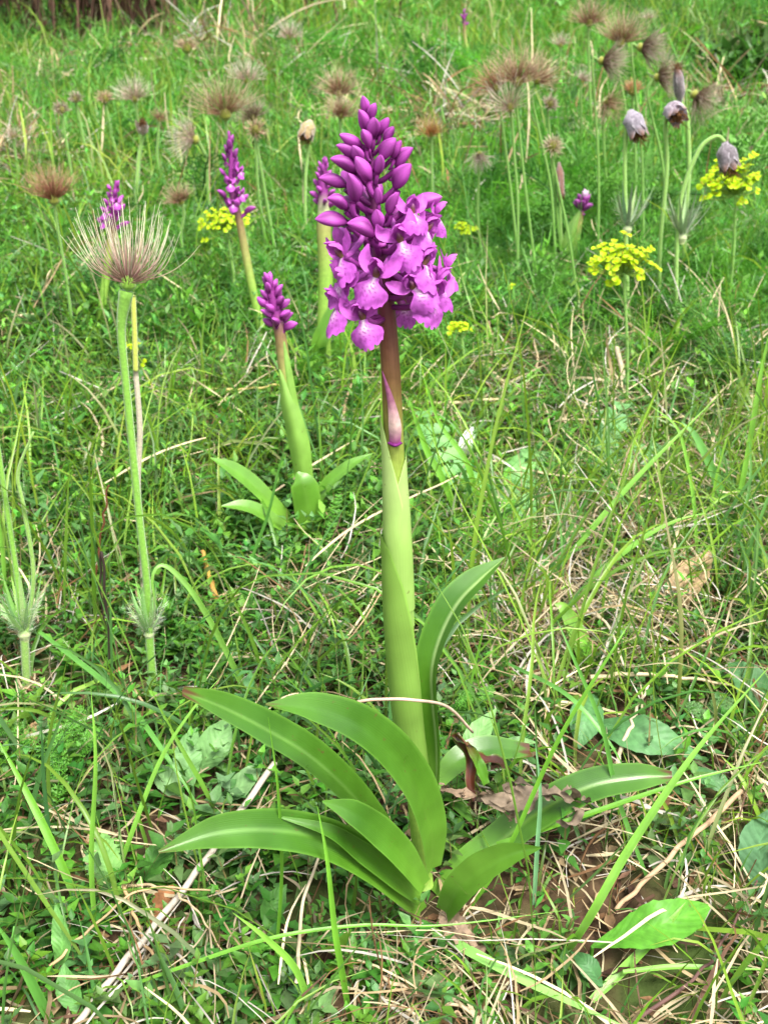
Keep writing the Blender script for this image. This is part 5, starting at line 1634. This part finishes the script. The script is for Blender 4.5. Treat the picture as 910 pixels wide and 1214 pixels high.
SB = (C_STRAW, C_STRAW * .7, C_STRAWD, C_BROWN * 1.4, C_GREY * .9)
for (px, py, rp, n, L, W) in [(545, 165, 50, 700, .10, .003), (470, 130, 34, 320, .10, .003), (255, 80, 70, 650, .15, .005), (20, 215, 45, 420, .09, .003), (120, 335, 50, 200, .06, .0018), (330, 100, 60, 380, .13, .004), (640, 140, 60, 420, .11, .003), (60, 130, 50, 320, .12, .004), (720, 190, 50, 300, .09, .0028),
                              (425, 165, 30, 200, .09, .003), (150, 70, 50, 160, .15, .005), (860, 150, 50, 420, .12, .004), (840, 430, 60, 360, .06, .0015), (700, 440, 60, 340, .055, .0014),
                              (610, 430, 50, 260, .055, .0014), (640, 745, 70, 300, .05, .0011), (790, 760, 80, 260, .05, .0011), (350, 735, 60, 220, .045, .0010), (620, 640, 60, 200, .045, .0011),
                              (720, 640, 80, 180, .05, .0012), (230, 1130, 80, 200, .045, .0009), (490, 1170, 90, 200, .045, .0009), (720, 1010, 80, 170, .045, .0009), (840, 1130, 80, 110, .045, .0009),
                              (60, 760, 60, 180, .05, .0010), (250, 480, 60, 150, .05, .0013), (860, 920, 60, 110, .045, .0009)]:
    straw_patch(px, py, rp, n, L, W, SB, r, mb)
stuff(mb, 'dry_grass', M_STRAW, 'dry bleached straw lying between the green blades', 'straw')

mb = MB()
B = scatter(7500, .27, 1.3, r)
N = len(B)
B[:, 2] += np.abs(r.normal(0, .003, N))
leaflets(mb, B, np.stack([np.cos(az := r.uniform(0, 6.28, N)), np.sin(az), r.normal(.1, .35, N)], 1), np.stack([r.normal(0, .5, N), r.normal(0, .5, N), np.ones(N)], 1),
         .009 * np.exp(r.normal(0, .4, N)), .0042 * np.exp(r.normal(0, .3, N)), np.stack([C_BROWN, C_STRAWD * .8, np.array([.20, .12, .06]), C_TWIG])[r.integers(0, 4, N)] * np.exp(r.normal(0, .25, (N, 1))),
         LEAF_MID, .5, -.3)
stuff(mb, 'leaf_litter', M_DEAD, 'brown leaf litter on the soil', 'litter')


# small leafy herbs
def herbs(n, y0, y1, H, npair, L, W, cols, r, pat, seed, mb, tmpl=LEAF_FULL, mbs=None, lean=.4, margin=1.35, extra=.8):
    for c in cols:
        B = scatter(n // len(cols), y0, y1, r, pat=pat, margin=margin)
        h = H * np.exp(r.normal(0, .35, len(B)))
        Pt = np.stack([B, B + np.stack([0 * h, 0 * h, h], 1)], 1)
        ok = keep(Pt, extra, seed); B, h = B[ok], h[ok]
        sz = np.exp(r.normal(0, .2, len(B)))
        pos, d, L_, W_, C_, dr, (b, D, Hh, cs) = sprig_arrays(B, h, npair, L * sz, W * sz, r, lean, c)
        up = np.stack([-d[:, 0] * d[:, 2], -d[:, 1] * d[:, 2], d[:, 0] ** 2 + d[:, 1] ** 2 + .05], 1)
        leaflets(mb, pos, d, up, L_, W_, C_, tmpl, 0. if tmpl is LEAF_LIGHT else .35, dr)
        if mbs is not None:
            blades(mbs, b, np.arctan2(D[:, 1], D[:, 0]), np.arccos(D[:, 2]), np.zeros(len(b)), Hh, np.full(len(b), .0012), np.tile(lin(112, 104, 62), (len(b), 1)), S=2, r=r)


mb = MB(); mbs = MB()
herbs(3300, .27, .8, .022, 4, .0095, .0052, [C_HERB, C_HERBD, C_HERBG * .8], r, herb_pat, 21, mb, LEAF_MID, mbs=mbs, lean=.6)
herbs(4800, .66, 1.3, .030, 4, .0155, .0058, [C_HERB, C_HERBD, C_HERBG * .7, C_HERB * 1.2], r, herb_pat, 22, mb, LEAF_MID, mbs=mbs)
stuff(mb, 'low_herb_foliage', M_HERB, 'small paired leaves of the low herbs near the orchids', 'herbs')
stuff(mbs, 'low_herb_stems', M_STEM, 'thin stems of the low herbs near the orchids', 'herb stems')
mb = MB()
herbs(6800, 1.1, 2.1, .038, 4, .019, .0070, [C_HERB, C_HERBD * 1.2, C_HERBG * .9, C_HERB * 1.2], r, lambda x, y: np.clip(.6 + 1.1 * noise2(x, y, 8, 1), .08, 1), 23, mb, LEAF_LIGHT)
herbs(8000, 2.0, 4.2, .056, 4, .034, .012, [C_HERB, C_HERBG * .85, C_HERBD * 1.3, C_HERB * 1.25], r, lambda x, y: np.clip(.5 - 1.2 * noise2(x, y, 4.2, 6) + .8 * noise2(x, y, 11, 1), .05, 1), 24, mb, LEAF_LIGHT, margin=1.25)
herbs(4500, 4.0, 8.5, .095, 4, .058, .022, [C_HERB, C_HERBG * .85, C_HERBD * 1.3, C_HERB * 1.3], r, lambda x, y: np.clip(.5 - 1.2 * noise2(x, y, 2.2, 7) + .8 * noise2(x, y, 7, 1), .05, 1), 25, mb, LEAF_LIGHT, margin=1.2)
stuff(mb, 'upper_herb_foliage', M_HERB, 'leafy herbs covering the upper slope', 'herbs')


# finely cut leaf tufts of the pasque flowers
def tufts(n, y0, y1, H, m, r, seed, cols, mb, pat=None, W=.0016, margin=1.2):
    B = scatter(n, y0, y1, r, pat=pat, margin=margin)
    top = np.stack([B, B + [0, 0, H]], 1)
    B = B[keep(top, .7, seed)]
    n = len(B)
    k = 9
    az = (np.arange(k) * 2.4)[None] + r.uniform(0, 6, (n, 1)) + r.normal(0, .3, (n, k)); az = az.ravel()
    ln = r.uniform(.15, 1.1, n * k); h = H * np.exp(r.normal(0, .25, n * k))
    BB = np.repeat(B, k, 0); c = np.stack(cols)[r.integers(0, len(cols), n)]; c = np.repeat(c, k, 0) * np.exp(r.normal(0, .12, (n * k, 1)))
    P = blades(mb, BB, az, ln, np.full(n * k, .5), h, np.full(n * k, W * .7), c * .8, S=3, r=r)
    # side threads
    for t in np.linspace(.35, 1.0, m):
        f = t * 3; i = min(int(f), 2)
        Q = P[:, i] * (1 - (f - i)) + P[:, i + 1] * (f - i)
        for s in (-1, 1):
            a2 = az + s * r.uniform(.5, 1.2, n * k)
            blades(mb, Q, a2, np.clip(ln + r.normal(.1, .35, n * k), .05, 1.7), np.full(n * k, .2), h * .33 * (1.15 - .5 * t), np.full(n * k, W), c * np.exp(r.normal(0, .1, (n * k, 1))), S=1, r=r, tipw=.3)


mb = MB()
CF = [lin(86, 154, 46), lin(104, 164, 68), lin(78, 140, 56), lin(100, 166, 44)]
right = lambda x, y: np.clip(.35 + 1.3 * x / y + .4 * noise2(x, y, 5, 3), .06, 1)
tufts(330, 1.05, 1.9, .075, 5, r, 31, CF, mb, right)
CF2 = [lin(74, 128, 42), lin(100, 148, 66), lin(58, 110, 44), lin(96, 154, 48)]
rightc = lambda x, y: np.clip(smooth(.03, .12, x / y) * (.45 + 1.2 * noise2(x, y, 9, 5)), 0, 1)


def fern_template(seed, n=8, k=2):
    """one finely cut leaf of unit length, arching along +X"""
    q = np.random.default_rng(seed)
    mbt = MB()
    rach = lambda t: np.array([t, .06 * math.sin(3 * t + seed), .30 * math.sin(1.9 * t) - .22 * t * t])
    base, az, le, ln = [], [], [], []

    def thread(b, d, l):
        d = norm(d); base.append(b); az.append(math.atan2(d[1], d[0])); le.append(math.acos(np.clip(d[2], -1, 1))); ln.append(l)
    for i in range(n):
        t = .22 + .78 * (i + .5) / n
        b = rach(t); l = .34 * math.sin(math.pi * (.25 + .72 * (i + .5) / n)) ** .8
        for s in (-1, 1):
            d = norm(np.array([.55, s * .85, .16 + q.normal(0, .15)]))
            thread(b, d, l)
            for f in np.linspace(.3, .85, k):
                for s2 in (-1, 1):
                    thread(b + d * l * f, d + s2 * np.array([.75, -s * .5, 0]) + q.normal(0, .12, 3), l * .42 * (1.2 - .5 * f))
    N = len(base)
    one = np.ones((N, 3))
    blades(mbt, np.array(base), np.array(az), np.array(le), np.full(N, .1), np.array(ln), np.full(N, .034), one, S=1, r=q, tipw=.3, twist=q.normal(0, .5, N))
    ts = np.linspace(0, 1, 6)
    tube(mbt, np.array([rach(t) for t in ts]), .010, np.array([.9, .9, .9]), sides=3, n=5, cap=False)
    return np.concatenate(mbt.V), np.concatenate(mbt.F), np.concatenate(mbt.C)


FERN = [fern_template(700 + i) for i in range(5)]


def fern_clumps(n, y0, y1, L, r, seed, cols, mb, pat, k=6, margin=1.2):
    B = scatter(n, y0, y1, r, pat=pat, margin=margin)
    B = B[keep(np.stack([B + [0, 0, L * .3], B + [0, 0, L * .7]], 1), .8, seed)]
    for b in B:
        c0 = cols[r.integers(len(cols))] * math.exp(r.normal(0, .15)); a0 = r.uniform(0, 6.28)
        for j in range(k):
            V, F, C = FERN[r.integers(len(FERN))]
            l = L * math.exp(r.normal(0, .22)); a = a0 + j * 2.4 + r.normal(0, .2); e = r.uniform(.15, 1.15); rl = r.normal(0, .35)
            ca, sa, ce, se = math.cos(a), math.sin(a), math.cos(e), math.sin(e)
            X = np.array([ca * ce, sa * ce, se]); Yv = np.array([-sa, ca, 0]); Z = np.cross(X, Yv)
            Yr = Yv * math.cos(rl) + Z * math.sin(rl); Zr = np.cross(X, Yr)
            mb.add(b + l * (V @ np.stack([X, Yr, Zr])), F, C * c0 * math.exp(r.normal(0, .12)))


any_pat = lambda x, y: np.clip(.25 + .9 * noise2(x, y, 6, 1), .02, 1)
fern_clumps(150, 1.0, 1.55, .055, r, 35, CF2, mb, rightc)
fern_clumps(130, 1.5, 2.4, .085, r, 36, CF2, mb, rightc)
fern_clumps(60, .62, 1.2, .040, r, 37, CF2, mb, any_pat, k=6)
fern_clumps(130, 1.2, 2.6, .070, r, 38, CF + CF2, mb, any_pat)
fern_clumps(110, 2.4, 5.0, .13, r, 39, CF + CF2, mb, any_pat)
tufts(560, 1.7, 4.0, .13, 4, r, 32, CF, mb, None, W=.0034)
stuff(mb, 'feathery_foliage', M_HERB, 'finely cut grey green leaf tufts between the seed heads', 'foliage')

# moss-like carpet of the smallest leaves
mb = MB()
B = scatter(18000, .27, 1.2, r, pat=lambda x, y: np.clip(.5 + .9 * noise2(x, y, 11, 4), 0, 1))
N = len(B)
B[:, 2] += np.abs(r.normal(0, .004, N))
leaflets(mb, B, np.stack([np.cos(az := r.uniform(0, 6.28, N)), np.sin(az), r.uniform(.1, 1.2, N)], 1), np.tile([0, 0, 1.], (N, 1)), .006 * np.exp(r.normal(0, .3, N)), .0025 * np.exp(r.normal(0, .3, N)),
         vary(C_HERBD * 1.15, N, .3, .12, r), LEAF_LIGHT, 0., .3)
stuff(mb, 'moss', M_HERB, 'mossy carpet of tiny leaves on the soil', 'moss')


# ------------------------------------------------------------------ brushwood and bushes at the top
def thicket(px, py, y, w, d, h, label):
    c = over(px, py, 0)
    x0 = at(px, py, y)[0]
    rr = np.random.default_rng(61)
    B0 = np.array([x0, y, float(gz(x0, y))])
    root = thing('bramble_thicket', B0, label, 'thicket')
    mb = MB(); ml = MB()
    for i in range(230):
        b = B0 + [rr.normal(0, w * .5), rr.normal(0, d * .5), 0]; b[2] = float(gz(b[0], b[1]))
        a = rr.uniform(0, 6.28); l = h * rr.uniform(.6, 1.6)
        o = np.array([math.cos(a), math.sin(a), 0])
        tube(mb, [b, b + o * l * .2 + [0, 0, l * .6], b + o * l * .6 + [0, 0, l * .8], b + o * l * 1.0 + [0, 0, l * .55]], [.006, .005, .0035, .0015], C_TWIG * rr.uniform(.5, 1.6), sides=4, n=9, cap=False)
    N = 1500
    b = B0 + np.stack([rr.normal(0, w * .5, N), rr.normal(0, d * .5, N), np.abs(rr.normal(0, h * .45, N))], 1)
    leaflets(ml, b, rr.normal(0, 1, (N, 3)), rr.normal(0, 1, (N, 3)), np.full(N, .03), np.full(N, .018), vary(np.array([.05, .045, .02]), N, .35, .2, rr), LEAF_FULL)
    mb.build('branch', M_STRAW, root)
    tag(ml.build('foliage', M_DEAD, root), kind='stuff')


thicket(60, 20, 4.1, .85, .30, .46, 'dark tangle of dead brambles in the top left corner')


def bush(px, y, w, h, label, c, seed, n=1500):
    x0 = at(px, 20, y)[0]
    rr = np.random.default_rng(seed)
    B0 = np.array([x0, y, float(gz(x0, y))])
    root = thing('low_bush', B0, label, 'bush', 'low bushes up the slope')
    mb = MB(); ml = MB()
    ends = []
    for i in range(26):
        a = rr.uniform(0, 6.28); t = rr.uniform(.1, 1.2); l = h * rr.uniform(.7, 1.15)
        d = np.array([math.cos(a) * math.sin(t) * w / h * .8, math.sin(a) * math.sin(t) * w / h * .8, math.cos(t) * .9 + .1])
        e = B0 + d * l; e[2] = max(e[2], float(gz(e[0], e[1])) + .03)
        q = .5 * (B0 + e) + [0, 0, .05 * h]
        tube(mb, [B0, q, e], [.006, .004, .0015], C_TWIG, sides=5, n=8, cap=False); ends += [e, q, .5 * (q + e)]
    ends = np.array(ends)
    pos = ends[rr.integers(0, len(ends), n)] + rr.normal(0, h * .12, (n, 3))
    pos[:, 2] = np.maximum(pos[:, 2], gz(pos[:, 0], pos[:, 1]) + .01)
    leaflets(ml, pos, rr.normal(0, 1, (n, 3)) + [0, 0, .3], rr.normal(0, .6, (n, 3)) + [0, 0, 1], .045 * np.exp(rr.normal(0, .3, n)), .02 * np.exp(rr.normal(0, .3, n)), vary(c, n, .25, .1, rr), LEAF_FULL)
    mb.build('branch', M_STRAW, root); tag(ml.build('foliage', M_HERB, root), kind='stuff')


bush(890, 4.4, .34, .26, 'dark green leafy bush in the top right corner', np.array([.050, .125, .022]), 71)
bush(815, 5.0, .34, .22, 'bright green leafy bush left of the dark corner bush', np.array([.085, .20, .028]), 72)
bush(505, 2.9, .20, .10, 'low dark green bush behind the tip of the tall spike', np.array([.050, .135, .025]), 73, 900)
bush(900, 2.75, .16, .10, 'low bush on the little earth ledge at the right edge', np.array([.060, .15, .025]), 74, 900)
